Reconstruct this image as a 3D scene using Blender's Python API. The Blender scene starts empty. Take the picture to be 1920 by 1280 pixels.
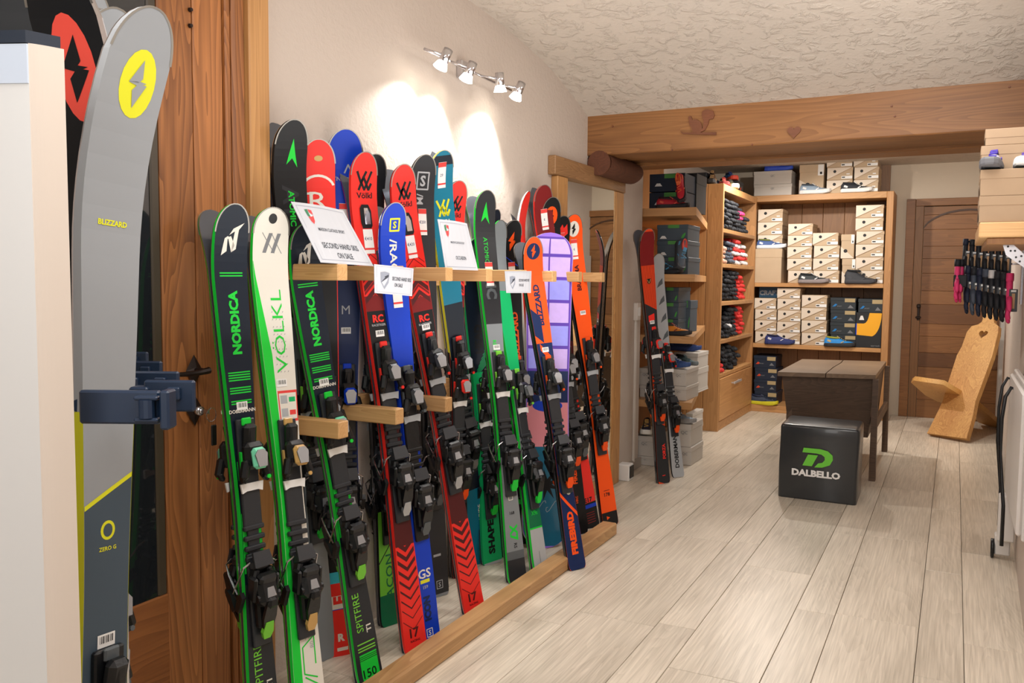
import bpy, bmesh, math, random
from mathutils import Vector, Matrix
random.seed(7)
R=math.radians
S=bpy.context.scene
COL=S.collection
# ---------------------------------------------------------------- camera
F=1611.3; H=1.305
yaw,pit,rol=R(-27.2226),R(4.0682),R(.5036)
fw=Vector((math.sin(yaw)*math.cos(pit),math.cos(yaw)*math.cos(pit),-math.sin(pit)))
r0=Vector((math.cos(yaw),-math.sin(yaw),0)); u0=r0.cross(fw)
rt=r0*math.cos(rol)+u0*math.sin(rol); up=-r0*math.sin(rol)+u0*math.cos(rol)
cam=bpy.data.objects.new('camera',bpy.data.cameras.new('camera')); COL.objects.link(cam)
CM=Matrix((rt,up,-fw)).transposed().to_4x4(); CM.translation=(0,0,H); cam.matrix_world=CM
cam.data.sensor_width=36; cam.data.lens=F/1920*36; cam.data.clip_start=.02
S.camera=cam
CP=Vector((0,0,H))
def on(px,py,x=None,y=None,z=None):
    d=fw*F+rt*(px-960)-up*(py-640)
    k,v=(0,x) if x is not None else (1,y) if y is not None else (2,z)
    return CP+d*((v-CP[k])/d[k])
# ---------------------------------------------------------------- world, lights, exposure
W=bpy.data.worlds.new('world'); S.world=W; W.use_nodes=True
W.node_tree.nodes['Background'].inputs[0].default_value=(1,.97,.93,1); W.node_tree.nodes['Background'].inputs[1].default_value=.3
vs=S.view_settings; vs.view_transform='Standard'; vs.look='None'; vs.gamma=1; vs.use_curve_mapping=False; vs.exposure=.25
def light(kind,loc,power,col=(1,.96,.9),size=.5,target=None,spot=None,blend=.5,sy=None):
    l=bpy.data.lights.new('scene_light',kind); l.energy=power; l.color=col
    if kind=='AREA':
        l.size=size
        if sy: l.shape='RECTANGLE'; l.size_y=sy
    else: l.shadow_soft_size=size
    if kind=='SPOT': l.spot_size=R(spot); l.spot_blend=blend
    o=bpy.data.objects.new('scene_light',l); COL.objects.link(o); o.location=loc
    if target is not None: o.rotation_euler=(Vector(target)-Vector(loc)).to_track_quat('-Z','Y').to_euler()
    return o
light('AREA',(-.55,1.2,2.44),30,(1,.98,.96),1.0,target=(-.75,2.0,0),sy=1.6)
light('AREA',(-.2,3.6,2.44),19,(1,.98,.96),.7,target=(-.6,3.9,0),sy=1.0)
light('AREA',(-.4,-.9,1.9),24,(1,.98,.96),1.4,target=(-1.3,3,1.2))
light('SPOT',(-1.45,7.65,2.42),75,(1,.94,.86),.03,target=(-.9,7.9,0),spot=165,blend=.4)
light('SPOT',(-.35,6.1,2.42),75,(1,.95,.88),.05,target=(-1.3,8.8,1.0),spot=120,blend=.6)
light('AREA',(-.8,6.9,2.4),9,(1,.97,.92),.7,target=(-.8,7.1,0))
light('AREA',(-.75,2.6,1.0),22,(1,.98,.96),1.6,target=(-.75,2.9,3),sy=2.4)  # added upward fill that brightens the ceiling, no fixture stands here
# ---------------------------------------------------------------- materials
def lin(c):
    return tuple(((v/255)/12.92 if v/255<=.04045 else ((v/255+.055)/1.055)**2.4) for v in c)+(1,)
_M={}
def mat(name,c,rough=.5,metal=0,coat=0,em=None,es=0,vary=0,bump=0,bs=60,alpha=None,trans=0):
    if name in _M: return _M[name]
    m=bpy.data.materials.new(name); m.use_nodes=True; nt=m.node_tree; b=nt.nodes['Principled BSDF']
    b.inputs['Base Color'].default_value=lin(c); b.inputs['Roughness'].default_value=rough; b.inputs['Metallic'].default_value=metal
    b.inputs['Coat Weight'].default_value=coat; b.inputs['Coat Roughness'].default_value=.08
    if em: b.inputs['Emission Color'].default_value=lin(em); b.inputs['Emission Strength'].default_value=es
    if trans: b.inputs['Transmission Weight'].default_value=trans
    N=nt.nodes.new; K=nt.links.new
    tc=N('ShaderNodeTexCoord')
    if vary:
        n=N('ShaderNodeTexNoise'); n.inputs['Scale'].default_value=vary if vary>1 else 6; n.inputs['Detail'].default_value=4
        K(tc.outputs['Object'],n.inputs['Vector'])
        r=N('ShaderNodeMapRange'); r.inputs['To Min'].default_value=.86; r.inputs['To Max'].default_value=1.1; K(n.outputs[0],r.inputs[0])
        v=N('ShaderNodeVectorMath'); v.operation='SCALE'; v.inputs[0].default_value=lin(c)[:3]; K(r.outputs[0],v.inputs['Scale']); K(v.outputs[0],b.inputs['Base Color'])
    if bump:
        n=N('ShaderNodeTexNoise'); n.inputs['Scale'].default_value=bs; n.inputs['Detail'].default_value=5
        K(tc.outputs['Object'],n.inputs['Vector']); bp=N('ShaderNodeBump'); bp.inputs['Strength'].default_value=bump; bp.inputs['Distance'].default_value=.01
        K(n.outputs[0],bp.inputs['Height']); K(bp.outputs[0],b.inputs['Normal'])
    _M[name]=m; return m
def wood(name,c1,c2,axis=0,s=1.0,rough=.5,fine=.35,ring=.26,tint=.12):
    if name in _M: return _M[name]
    m=bpy.data.materials.new(name); m.use_nodes=True; nt=m.node_tree; b=nt.nodes['Principled BSDF']; N=nt.nodes.new; K=nt.links.new
    b.inputs['Roughness'].default_value=rough
    tc=N('ShaderNodeTexCoord'); oi=N('ShaderNodeObjectInfo')
    ofs=N('ShaderNodeVectorMath'); ofs.operation='SCALE'; ofs.inputs[0].default_value=(7,11,13); K(oi.outputs['Random'],ofs.inputs['Scale'])
    def mapped(al,ac):
        sc=[ac*s]*3; sc[axis]=al*s
        a=N('ShaderNodeVectorMath'); a.operation='MULTIPLY'; a.inputs[1].default_value=sc; K(tc.outputs['Object'],a.inputs[0])
        d=N('ShaderNodeVectorMath'); d.operation='ADD'; K(a.outputs[0],d.inputs[0]); K(ofs.outputs[0],d.inputs[1]); return d.outputs[0]
    n1=N('ShaderNodeTexNoise'); n1.inputs['Scale'].default_value=1; n1.inputs['Detail'].default_value=2; n1.inputs['Distortion'].default_value=.6
    K(mapped(.45,5.5),n1.inputs['Vector'])
    # growth rings: contour lines of the stretched noise
    mu=N('ShaderNodeMath'); mu.operation='MULTIPLY'; mu.inputs[1].default_value=22; K(n1.outputs[0],mu.inputs[0])
    fr=N('ShaderNodeMath'); fr.operation='FRACT'; K(mu.outputs[0],fr.inputs[0])
    n2=N('ShaderNodeTexNoise'); n2.inputs['Scale'].default_value=1; n2.inputs['Detail'].default_value=5; K(mapped(3,110),n2.inputs['Vector'])
    n3=N('ShaderNodeTexNoise'); n3.inputs['Scale'].default_value=1; n3.inputs['Detail'].default_value=2; K(mapped(.8,2.2),n3.inputs['Vector'])
    a1=N('ShaderNodeMath'); a1.operation='MULTIPLY_ADD'; a1.inputs[1].default_value=ring; K(fr.outputs[0],a1.inputs[0])
    a2=N('ShaderNodeMath'); a2.operation='MULTIPLY_ADD'; a2.inputs[1].default_value=fine; a2.inputs[2].default_value=-.08; K(n2.outputs[0],a2.inputs[0]); K(a2.outputs[0],a1.inputs[2])
    a3=N('ShaderNodeMath'); a3.operation='MULTIPLY_ADD'; a3.inputs[1].default_value=.75; K(n3.outputs[0],a3.inputs[0]); K(a1.outputs[0],a3.inputs[2])
    rp=N('ShaderNodeValToRGB'); rp.color_ramp.elements[0].position=.2; rp.color_ramp.elements[0].color=lin(c1); rp.color_ramp.elements[1].position=.95; rp.color_ramp.elements[1].color=lin(c2)
    K(a3.outputs[0],rp.inputs[0])
    rr=N('ShaderNodeMapRange'); rr.inputs['To Min'].default_value=1-tint; rr.inputs['To Max'].default_value=1+tint; K(oi.outputs['Random'],rr.inputs[0])
    v=N('ShaderNodeVectorMath'); v.operation='SCALE'; K(rp.outputs[0],v.inputs[0]); K(rr.outputs[0],v.inputs['Scale']); K(v.outputs[0],b.inputs['Base Color'])
    bp=N('ShaderNodeBump'); bp.inputs['Strength'].default_value=.15; bp.inputs['Distance'].default_value=.003; K(a1.outputs[0],bp.inputs['Height']); K(bp.outputs[0],b.inputs['Normal'])
    _M[name]=m; return m
def plaster(name,c,coarse):
    m=bpy.data.materials.new(name); m.use_nodes=True; nt=m.node_tree; b=nt.nodes['Principled BSDF']; N=nt.nodes.new; K=nt.links.new
    b.inputs['Base Color'].default_value=lin(c); b.inputs['Roughness'].default_value=.85; b.inputs['Specular IOR Level'].default_value=.2
    tc=N('ShaderNodeTexCoord')
    n=N('ShaderNodeTexNoise'); n.inputs['Scale'].default_value=15 if coarse else 45; n.inputs['Detail'].default_value=7; n.inputs['Roughness'].default_value=.55; n.inputs['Distortion'].default_value=.45 if coarse else .4
    K(tc.outputs['Object'],n.inputs['Vector'])
    rp=N('ShaderNodeValToRGB'); rp.color_ramp.elements[0].position=.50 if coarse else .3; rp.color_ramp.elements[1].position=.64 if coarse else .7; K(n.outputs[0],rp.inputs[0])
    n2=N('ShaderNodeTexNoise'); n2.inputs['Scale'].default_value=60; n2.inputs['Detail'].default_value=3; K(tc.outputs['Object'],n2.inputs['Vector'])
    ad=N('ShaderNodeMath'); ad.operation='MULTIPLY_ADD'; ad.inputs[1].default_value=.25; K(n2.outputs[0],ad.inputs[0]); K(rp.outputs[0],ad.inputs[2])
    bp=N('ShaderNodeBump'); bp.inputs['Strength'].default_value=.6 if coarse else .3; bp.inputs['Distance'].default_value=.012 if coarse else .006
    K(ad.outputs[0],bp.inputs['Height']); K(bp.outputs[0],b.inputs['Normal'])
    return m
PW=plaster('plaster_wall',(200,187,176),False); PC=plaster('plaster_ceiling',(208,198,186),True)
WD=wood('door_wood',(92,50,22),(176,114,62),2,1.2,ring=.38); WDy=wood('door_wood_across',(98,54,24),(158,100,52),1,1.2)
WF=wood('frame_wood',(150,100,52),(204,154,96),2); WFx=wood('pine_across',(176,128,76),(222,180,126),0,1.5); WFy=wood('pine_along',(150,108,64),(206,164,112),1,1.3)
WB=wood('beam_wood',(104,66,36),(164,114,66),0,.9)
WU=wood('unit_wood_x',(160,112,66),(205,156,102),0,1.0); WUz=wood('unit_wood_z',(150,104,60),(196,146,94),2,.9); WUy=wood('unit_wood_y',(160,112,66),(205,156,102),1,1.0); WUd=wood('unit_back_wood',(112,76,44),(150,106,64),2,.8)
WT=wood('old_table_wood',(58,42,32),(104,80,60),0,1.0,rough=.55); WTt=wood('old_table_top_wood',(84,66,52),(138,114,90),0,1.0,rough=.4)
WL=wood('floor_laminate',(142,130,112),(228,216,198),1,1.3,rough=.36,fine=.75,ring=.10,tint=.05)
WP=wood('chair_pine',(160,100,50),(230,182,112),2,1.4); WM=wood('old_header_wood',(116,80,48),(182,140,96),1,1.6); WC=wood('corbel_wood',(70,38,24),(108,64,42),1,1.0,rough=.75)
WDo=wood('far_door_wood',(104,66,34),(150,102,58),0,1.1)
BLK=mat('black_plastic',(17,19,22),.36,bump=.1); BLK2=mat('dark_grey_plastic',(42,45,50),.42); MET=mat('brushed_steel',(190,190,195),.25,1); CHR=mat('chrome',(215,215,220),.12,1)
WHT=mat('white_card',(238,238,236),.6); INK=mat('black_ink',(22,22,26),.6); IRON=mat('dark_iron',(50,40,36),.45,.7); GREY=mat('grey_print',(120,122,126),.5)
# ---------------------------------------------------------------- mesh helpers
class MB:
    def __init__(s): s.v=[]; s.f=[]; s.m=[]
    def add(s,vs,fs,mi=0,M=None):
        k=len(s.v)
        s.v+=[tuple(M@Vector(p)) if M is not None else tuple(p) for p in vs]
        s.f+=[tuple(i+k for i in f) for f in fs]; s.m+=[mi]*len(fs); return s
    def box(s,c,d,M=None,b=0,mi=0):
        hx,hy,hz=d[0]/2,d[1]/2,d[2]/2; b=min(b,hx*.9,hy*.9,hz*.9)
        T=Matrix.Translation(c)
        if M is not None: T=T@M.to_4x4()
        if b<=0:
            vs=[(x,y,z) for x in(-hx,hx) for y in(-hy,hy) for z in(-hz,hz)]
            return s.add(vs,[(0,1,3,2),(4,6,7,5),(0,4,5,1),(2,3,7,6),(0,2,6,4),(1,5,7,3)],mi,T)
        vs=[];ix={}
        for x in(-1,1):
            for y in(-1,1):
                for z in(-1,1):
                    for a in range(3):
                        q=[x*(hx-b),y*(hy-b),z*(hz-b)]; q[a]=(x,y,z)[a]*(hx,hy,hz)[a]
                        ix[(x,y,z,a)]=len(vs); vs.append(q)
        fs=[]
        for a in range(3):
            o=[i for i in range(3) if i!=a]
            for sg in(-1,1):
                f=[]
                for p,q in((-1,-1),(1,-1),(1,1),(-1,1)):
                    t=[0,0,0];t[a]=sg;t[o[0]]=p;t[o[1]]=q;f.append(ix[(*t,a)])
                fs.append(tuple(f))
            for p in(-1,1):
                for q in(-1,1):
                    t0=[0,0,0];t1=[0,0,0];t0[a]=-1;t1[a]=1
                    for t in(t0,t1): t[o[0]]=p;t[o[1]]=q
                    fs.append((ix[(*t0,o[0])],ix[(*t1,o[0])],ix[(*t1,o[1])],ix[(*t0,o[1])]))
        for x in(-1,1):
            for y in(-1,1):
                for z in(-1,1): fs.append(tuple(ix[(x,y,z,a)] for a in range(3)))
        return s.add(vs,fs,mi,T)
    def cyl(s,p0,p1,r0,r1=None,n=12,mi=0,cap=True):
        r1=r0 if r1 is None else r1; p0=Vector(p0);p1=Vector(p1); q=(p1-p0).to_track_quat('Z','Y')
        vs=[];
        for p,r in((p0,r0),(p1,r1)):
            for i in range(n): vs.append(p+q@Vector((r*math.cos(2*math.pi*i/n),r*math.sin(2*math.pi*i/n),0)))
        fs=[(i,(i+1)%n,n+(i+1)%n,n+i) for i in range(n)]
        if cap: fs+=[tuple(range(n)),tuple(range(n,2*n))]
        return s.add(vs,fs,mi)
    def tube(s,pts,r,n=6,mi=0):
        pts=[Vector(p) for p in pts]; rings=[]
        for i,p in enumerate(pts):
            d=(pts[min(i+1,len(pts)-1)]-pts[max(i-1,0)]); q=d.to_track_quat('Z','Y'); rr=r[i] if isinstance(r,(list,tuple)) else r
            rings.append([p+q@Vector((rr*math.cos(2*math.pi*k/n),rr*math.sin(2*math.pi*k/n),0)) for k in range(n)])
        return s.loft(rings,True,mi)
    def loft(s,rings,cap=True,mi=0,closed=True):
        n=len(rings[0]); vs=[p for r in rings for p in r]; fs=[]
        for i in range(len(rings)-1):
            for k in range(n if closed else n-1): fs.append((i*n+k,i*n+(k+1)%n,(i+1)*n+(k+1)%n,(i+1)*n+k))
        if cap: fs+=[tuple(range(n)),tuple(range((len(rings)-1)*n,len(rings)*n))]
        return s.add(vs,fs,mi)
    def prism(s,pts,d,M=None,mi=0):
        n=len(pts); vs=[(x,y,-d/2) for x,y in pts]+[(x,y,d/2) for x,y in pts]
        return s.add(vs,[tuple(range(n)),tuple(range(n,2*n))]+[(i,(i+1)%n,n+(i+1)%n,n+i) for i in range(n)],mi,M)
    def mesh(s,name,mats,smooth=False):
        me=bpy.data.meshes.new(name); me.from_pydata(s.v,[],s.f); 
        for i,p in enumerate(me.polygons): p.material_index=s.m[i]; p.use_smooth=smooth
        bm=bmesh.new(); bm.from_mesh(me); bmesh.ops.recalc_face_normals(bm,faces=bm.faces)
        bm.to_mesh(me); bm.free()
        for m in (mats if isinstance(mats,(list,tuple)) else [mats]): me.materials.append(m)
        return me
    def build(s,name,mats,parent=None,M=None,smooth=False): return link(name,s.mesh(name,mats,smooth),parent,M)
def link(name,me,parent=None,M=None):
    o=bpy.data.objects.new(name,me); COL.objects.link(o)
    if parent is not None: o.parent=parent
    if M is not None: o.matrix_local=M
    return o
def tag(o,label,cat,group=None,kind=None):
    o['label']=label; o['category']=cat
    if group: o['group']=group
    if kind: o['kind']=kind
    return o
def empty(name,loc,label=None,cat=None,group=None,rz=0,M=None):
    o=bpy.data.objects.new(name,None); COL.objects.link(o); o.empty_display_size=.05
    if M is not None: o.matrix_world=M
    else: o.location=loc; o.rotation_euler=(0,0,rz)
    if label: tag(o,label,cat,group)
    return o
def struct(name,mb,m,smooth=False):
    o=mb.build(name,m,smooth=smooth); o['kind']='structure'; return o
def setorigin(o,p):
    p=Vector(p); o.data.transform(Matrix.Translation(-p)); o.matrix_local=o.matrix_local@Matrix.Translation(p); return o
def copytree(o,parent=None,skip=()):
    c=o.copy(); COL.objects.link(c)
    if parent is not None: c.parent=parent
    for ch in list(o.children): copytree(ch,c)
    return c
_T={}
def font2d(t,bold=.012):
    k=(t,bold)
    if k in _T: return _T[k]
    cu=bpy.data.curves.new('lettering','FONT'); cu.body=t; cu.size=1; cu.offset=bold; cu.resolution_u=2; cu.align_x='CENTER'
    o=bpy.data.objects.new('lettering',cu); me=bpy.data.meshes.new_from_object(o)
    v=[(p.co.x,p.co.y) for p in me.vertices]; f=[tuple(p.vertices) for p in me.polygons]
    bpy.data.objects.remove(o); bpy.data.curves.remove(cu); bpy.data.meshes.remove(me)
    if v:
        x0=min(p[0] for p in v);x1=max(p[0] for p in v);y0=min(p[1] for p in v);y1=max(p[1] for p in v)
        v=[((x-(x0+x1)/2)/(y1-y0),(y-(y0+y1)/2)/(y1-y0)) for x,y in v]
    _T[k]=(v,f); return _T[k]
def fontw(t,bold=.012):
    v=font2d(t,bold)[0]; return max(p[0] for p in v)*2
def frameM(o,x,y,z=None):
    x=Vector(x).normalized(); y=Vector(y).normalized(); z=x.cross(y).normalized(); y=z.cross(x)
    M=Matrix((x,y,z)).transposed().to_4x4(); M.translation=o; return M
def words(t,M,h,mt,parent,name='lettering',w=None,th=.0006,bold=.012,sx=1):
    v,f=font2d(t,bold); k=h
    if w: k=w/fontw(t,bold); sx=1 if h is None else sx
    kk=h if h else k; kx=k if w else h*sx
    mb=MB(); mb.add([(x*kx,y*kk,th) for x,y in v],f)
    return mb.build(name,mt,parent,M)
def stroke(pts,w):
    "polyline to quads (2D)"
    out=[]
    for a,b in zip(pts,pts[1:]):
        a=Vector(a);b=Vector(b);d=(b-a).normalized();n=Vector((-d.y,d.x))*w/2; e=d*w*.2
        out.append([tuple(a-e+n),tuple(a-e-n),tuple(b+e-n),tuple(b+e+n)])
    return out
def holeplate(splines,th,m,name,parent=None,M=None,bev=0):
    cu=bpy.data.curves.new(name,'CURVE'); cu.dimensions='2D'; cu.fill_mode='BOTH'; cu.extrude=th/2; cu.bevel_depth=bev; cu.resolution_u=1
    for sp in splines:
        s=cu.splines.new('POLY'); s.points.add(len(sp)-1)
        for p,(x,y) in zip(s.points,sp): p.co=(x,y,0,1)
        s.use_cyclic_u=True
    o=bpy.data.objects.new(name,cu); me=bpy.data.meshes.new_from_object(o); bpy.data.objects.remove(o); bpy.data.curves.remove(cu)
    me.name=name; me.materials.clear(); me.materials.append(m); return link(name,me,parent,M)
def ell(cx,cy,rx,ry,n=20,a0=0): return [(cx+rx*math.cos(a0+2*math.pi*i/n),cy+ry*math.sin(a0+2*math.pi*i/n)) for i in range(n)]
def heart(cx,cy,s,n=24):
    return [(cx+s*16*math.sin(t)**3/16,cy+s*(13*math.cos(t)-5*math.cos(2*t)-2*math.cos(3*t)-math.cos(4*t))/16) for t in [2*math.pi*i/n for i in range(n)]]
# ================================================================= STRUCTURE
XL=-1.94
fl=MB().box((-.9,3.9,-.03),(3.4,11,.04)); floor=struct('floor',fl,mat('floor_gap',(92,78,62),.8))
xs=[.378,.078,-.072,-.37,-.519,-.818,-.963,-1.275,-1.413,-1.72,-1.87,-2.17,-2.36]
pin={1:3.47,3:4.75,4:3.52,5:3.967,6:4.32,7:3.077,8:5.325,9:4.07,2:3.1}
xs=[.53]+xs
for i in range(len(xs)-1):
    x1,x0=xs[i],xs[i+1]; y=-1.5-1.2+((pin.get(i,3.3+.37*i))+1.5)%1.2
    while y<9.3:
        a=max(y,-1.5); b=min(y+1.2,9.3)
        if b-a>.05:
            o=MB().box(((x0+x1)/2,(a+b)/2,-.005),(x1-x0-.0022,b-a-.0022,.01),b=.0012).build('floor_plank',WL,floor); setorigin(o,((x0+x1)/2,(a+b)/2,0))
        y+=1.2
prof=[(-1.5,2.44),(0,2.47),(1.2,2.50),(2.2,2.525),(3.0,2.528),(3.33,2.523),(3.62,2.503),(3.88,2.468),(4.17,2.421),(4.38,2.364),(4.57,2.304),(4.7,2.262),(4.8,2.22)]
from bisect import bisect
def pz(y):
    for (a,b),(c,d) in zip(prof,prof[1:]):
        if a<=y<=c: return b+(d-b)*(y-a)/(c-a)
cb=MB(); rings=[]
ys=[-1.5+i*.1 for i in range(64)]
for y in ys: rings.append([(x,y,pz(min(y,4.8))) for x in(-2.1,-1.0,0,.6)])
cb.loft(rings,False,closed=False); cb.box((-.75,1.6,2.66),(2.8,6.4,.06)); struct('ceiling',cb,PC,True)
struct('ceiling_back_room',MB().box((-.9,7.5,2.49),(3.1,3.9,.05)),PC)
struct('wall_left',MB().box((XL-.1,2.11,1.28),(.2,7.22,2.6)),PW)
struct('wall_left_end',MB().box((-2.2,5.745,1.25),(.33,.04,2.5)),PW)
struct('wall_left_niche',MB().box((-2.42,7.5,1.25),(.1,3.7,2.5)),PW)
struct('wall_back',MB().box((-.95,9.36,1.25),(3.1,.1,2.6)),mat('back_wall_paint',(205,190,170),.8,bump=.1,bs=80))
def xr(y): return .30+.0245*(y-4.5)
w=MB(); w.prism([(xr(-1.5),-1.5),(xr(9.4),9.4),(xr(9.4)+.2,9.4),(xr(-1.5)+.4,-1.5)],2.6,Matrix.Translation((0,0,1.3))); struct('wall_right',w,PW)
struct('wall_rear',MB().box((-.9,-1.55,1.3),(2.6,.1,2.6)),PW)
# ---- beam
beam=empty('ceiling_beam',(-.8,4.72,2.03),'long honey brown timber beam across the ceiling with squirrel and heart','beam')
def loc(o,parent):   # world-built mesh under a parent empty
    o.matrix_parent_inverse=parent.matrix_world.inverted() if False else Matrix.Translation(-parent.location); return o
def lpart(mb,name,m,parent,smooth=False):
    o=mb.build(name,m,parent,smooth=smooth)
    if parent.type=='EMPTY' and parent.parent is None:
        Mi=(Matrix.Translation(parent.location)@parent.rotation_euler.to_matrix().to_4x4()).inverted(); o.data.transform(Mi)
    return o
lpart(MB().box((-.74,4.82,2.15),(2.42,.22,.235),b=.006),'front_beam',WB,beam)
for i,(a,b_,zz) in enumerate([(4.93,5.13,2.05),(5.13,5.34,2.062),(5.34,5.56,2.045)]):
    lpart(MB().box((-.93,(a+b_)/2,zz+.09),(2.7,b_-a-.006,.18),b=.005),'soffit_board',WB,beam)
struct('wall_lintel',MB().box((-.9,5.15,2.38),(2.8,.6,.24)),PW)
sq=MB()
def yplane(px,py,y): p=on(px,py,y=y); return (p.x,p.z)
BM=Matrix(((1,0,0,0),(0,0,1,0),(0,1,0,0),(0,0,0,1)))  # local (x,z)->world
def yz(mb,pts,y,d,mi=0): n=len(pts); mb.add([(x,y-d/2,z) for x,z in pts]+[(x,y+d/2,z) for x,z in pts],[tuple(range(n)),tuple(range(n,2*n))]+[(i,(i+1)%n,n+(i+1)%n,n+i) for i in range(n)],mi); return mb
def spline_px(l,y): return [yplane(a,b,y) for a,b in l]
SQM=wood('carving_wood',(104,60,38),(140,86,56),0,2)
sqr=empty('squirrel_carving',tuple(on(1320,250,y=4.705)),'small carved wooden squirrel on a branch fixed to the beam','carving')
lpart(yz(MB(),spline_px([(1291,219),(1296,218),(1299,225),(1307,224),(1314,229),(1317,238),(1316,246),(1309,250),(1301,250),(1297,240),(1293,233)],4.705),4.705,.012),'squirrel_body',SQM,sqr)
lpart(yz(MB(),spline_px([(1310,250),(1318,240),(1320,228),(1316,216),(1318,208),(1327,205),(1337,208),(1340,216),(1337,223),(1330,224),(1328,233),(1322,244)],4.703),4.703,.012),'squirrel_tail',SQM,sqr)
lpart(yz(MB(),spline_px([(1276,246),(1282,249),(1343,248),(1343,253),(1300,252),(1280,251)],4.702),4.702,.012),'branch',SQM,sqr)
hc=on(1489,247,y=4.705)
ht=empty('heart_carving',tuple(hc),'small carved wooden heart fixed to the beam right of the squirrel','carving')
hb=MB(); yz(hb,[(x,z) for x,z in heart(0,0,.034)],0,.012); hb.build('heart',SQM,ht)
for p,q in((1149,237),(1136,287),(1260,281),(1410,271),(1678,218),(1672,199),(1893,163)):
    c=on(p,q,y=4.708); lpart(MB().cyl((c.x,4.714,c.z),(c.x,4.703,c.z),.006,.004,8),'peg',SQM,beam)
# corbel log
cr=empty('log_corbel',(-1.87,4.95,1.98),'round dark brown log bracket under the beam end at the left wall','corbel')
rg=[]
for y,k,dz in((4.712,1,0),(5.15,1,0),(5.27,.96,.002),(5.33,.8,.01),(5.352,.5,.02)):
    rg.append([(-1.868+.078*k*math.cos(t),y,1.988+dz+.070*k*math.sin(t)) for t in [math.pi*2*i/20 for i in range(20)]])
lpart(MB().loft(rg,False),'log',WC,cr,True)
lpart(MB().cyl((-1.868,4.708,1.988),(-1.868,4.716,1.988),.070,.073,20),'cut_end',WC,cr)
# ================================================================= LEFT DOOR
d1=empty('door_1',(-1.955,1.4,0)); d1['kind']='structure'
X0=-1.94
def dpart(y0,y1,z0,z1,x0,x1,name,m,b=.004): return lpart(MB().box(((x0+x1)/2,(y0+y1)/2,(z0+z1)/2),(x1-x0,y1-y0,z1-z0),b=b),name,m,d1)
dpart(1.955,2.04,0,2.5,X0,-1.89,'door_post',WF)
dpart(1.905,1.955,0,2.45,X0,-1.905,'door_moulding',WD,.008)
dpart(1.885,1.905,0,2.45,X0,-1.915,'door_bead',WD,.004)
dpart(1.775,1.883,0,2.12,X0,-1.925,'door_stile',WD)
dpart(1.655,1.773,0,2.1,X0,-1.927,'door_board',WD)
dpart(.9,1.883,2.122,2.45,X0,-1.926,'door_rail',WDy)
dpart(.9,1.773,0,.42,X0,-1.93,'door_board',WDy)
dpart(.85,.95,0,2.2,X0,-1.926,'door_stile',WD)
dpart(1.625,1.654,.42,2.1,X0,-1.93,'glazing_bead',mat('glazing_bead',(66,58,46),.4))
dpart(.95,1.626,.42,2.1,X0,-1.936,'door_glass',mat('dark_glass',(30,34,38),.02,0,1),0)
for z in (2.26,2.30):
    c=on(358,18 if z>2.28 else 48,x=-1.92); lpart(MB().cyl((-1.925,c.y,c.z),(-1.917,c.y,c.z),.0065,.005,8),'peg',IRON,d1)
hx=-1.92; hp=on(364,694,x=hx); y0,z0=hp.y,hp.z
hn=MB()
for zc,hh in((z0,.075),(z0-.115,.075)):
    hn.add([(hx,y0,zc+hh*.6),(hx,y0+.03,zc),(hx,y0,zc-hh*.6),(hx,y0-.03,zc),(hx+.01,y0,zc+.01),(hx+.01,y0+.01,zc),(hx+.01,y0,zc-.01),(hx+.01,y0-.01,zc)],[(0,1,5,4),(1,2,6,5),(2,3,7,6),(3,0,4,7),(4,5,6,7),(0,3,2,1)])
hn.cyl((hx,y0,z0),(hx+.05,y0,z0),.009,.008,10); hn.tube([(hx+.05,y0+.008,z0+.002),(hx+.052,y0-.03,z0-.001),(hx+.05,y0-.07,z0-.002),(hx+.046,y0-.105,z0)],[.010,.008,.007,.006],8)
lpart(hn,'door_handle',IRON,d1,False)
lpart(MB().cyl((hx,y0,z0-.115),(hx+.025,y0,z0-.115),.013,.013,12).cyl((hx+.025,y0,z0-.115),(hx+.03,y0,z0-.115),.009,.009,12),'lock_cylinder',MET,d1,True)
kt=MB().box((hx+.04,y0,z0-.115),(.03,.004,.012)).tube([(hx+.05,y0,z0-.115+.02*0)]+[(hx+.052,y0+.018*math.sin(a)+.012,z0-.125+.02*math.cos(a)) for a in [i*.6 for i in range(11)]],.0012,5)
key=empty('door_key',(hx+.045,y0,z0-.115),'steel key in the left door lock with a dark key tag','key')
lpart(kt,'key_ring',MET,key); lpart(MB().box((hx+.052,y0+.02,z0-.185),(.006,.02,.06),b=.004),'key_tag',BLK,key)
# ================================================================= MIRROR
mr=empty('mirror',(-1.92,4.7,0),'tall wall mirror in a rustic pine frame with dark grained header','mirror')
def box3(x0,x1,y0,y1,z0,z1,b=0,mb=None): return (mb or MB()).box(((x0+x1)/2,(y0+y1)/2,(z0+z1)/2),(x1-x0,y1-y0,z1-z0),b=b)
lpart(box3(XL,-1.895,4.165,5.25,1.865,1.965,.004),'mirror_header',WM,mr)
lpart(box3(XL,-1.90,4.21,4.345,.0,1.864,.004),'mirror_stile',WF,mr)
lpart(box3(XL,-1.90,5.10,5.235,.0,1.864,.004),'mirror_stile',WF,mr)
lpart(box3(XL,-1.905,5.075,5.099,.08,1.864,.003),'mirror_bead',WFx,mr)
lpart(box3(XL,-1.90,4.347,5.099,.0,.08,.004),'mirror_sill',WFy,mr)
lpart(MB().prism([(-1.9395,4.347),(-1.907,5.078),(-1.914,5.079),(-1.9398,4.40)],1.785,Matrix.Translation((0,0,.9725))),'mirror_glass',mat('mirror_glass',(235,238,236),.01,1),mr)
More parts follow.
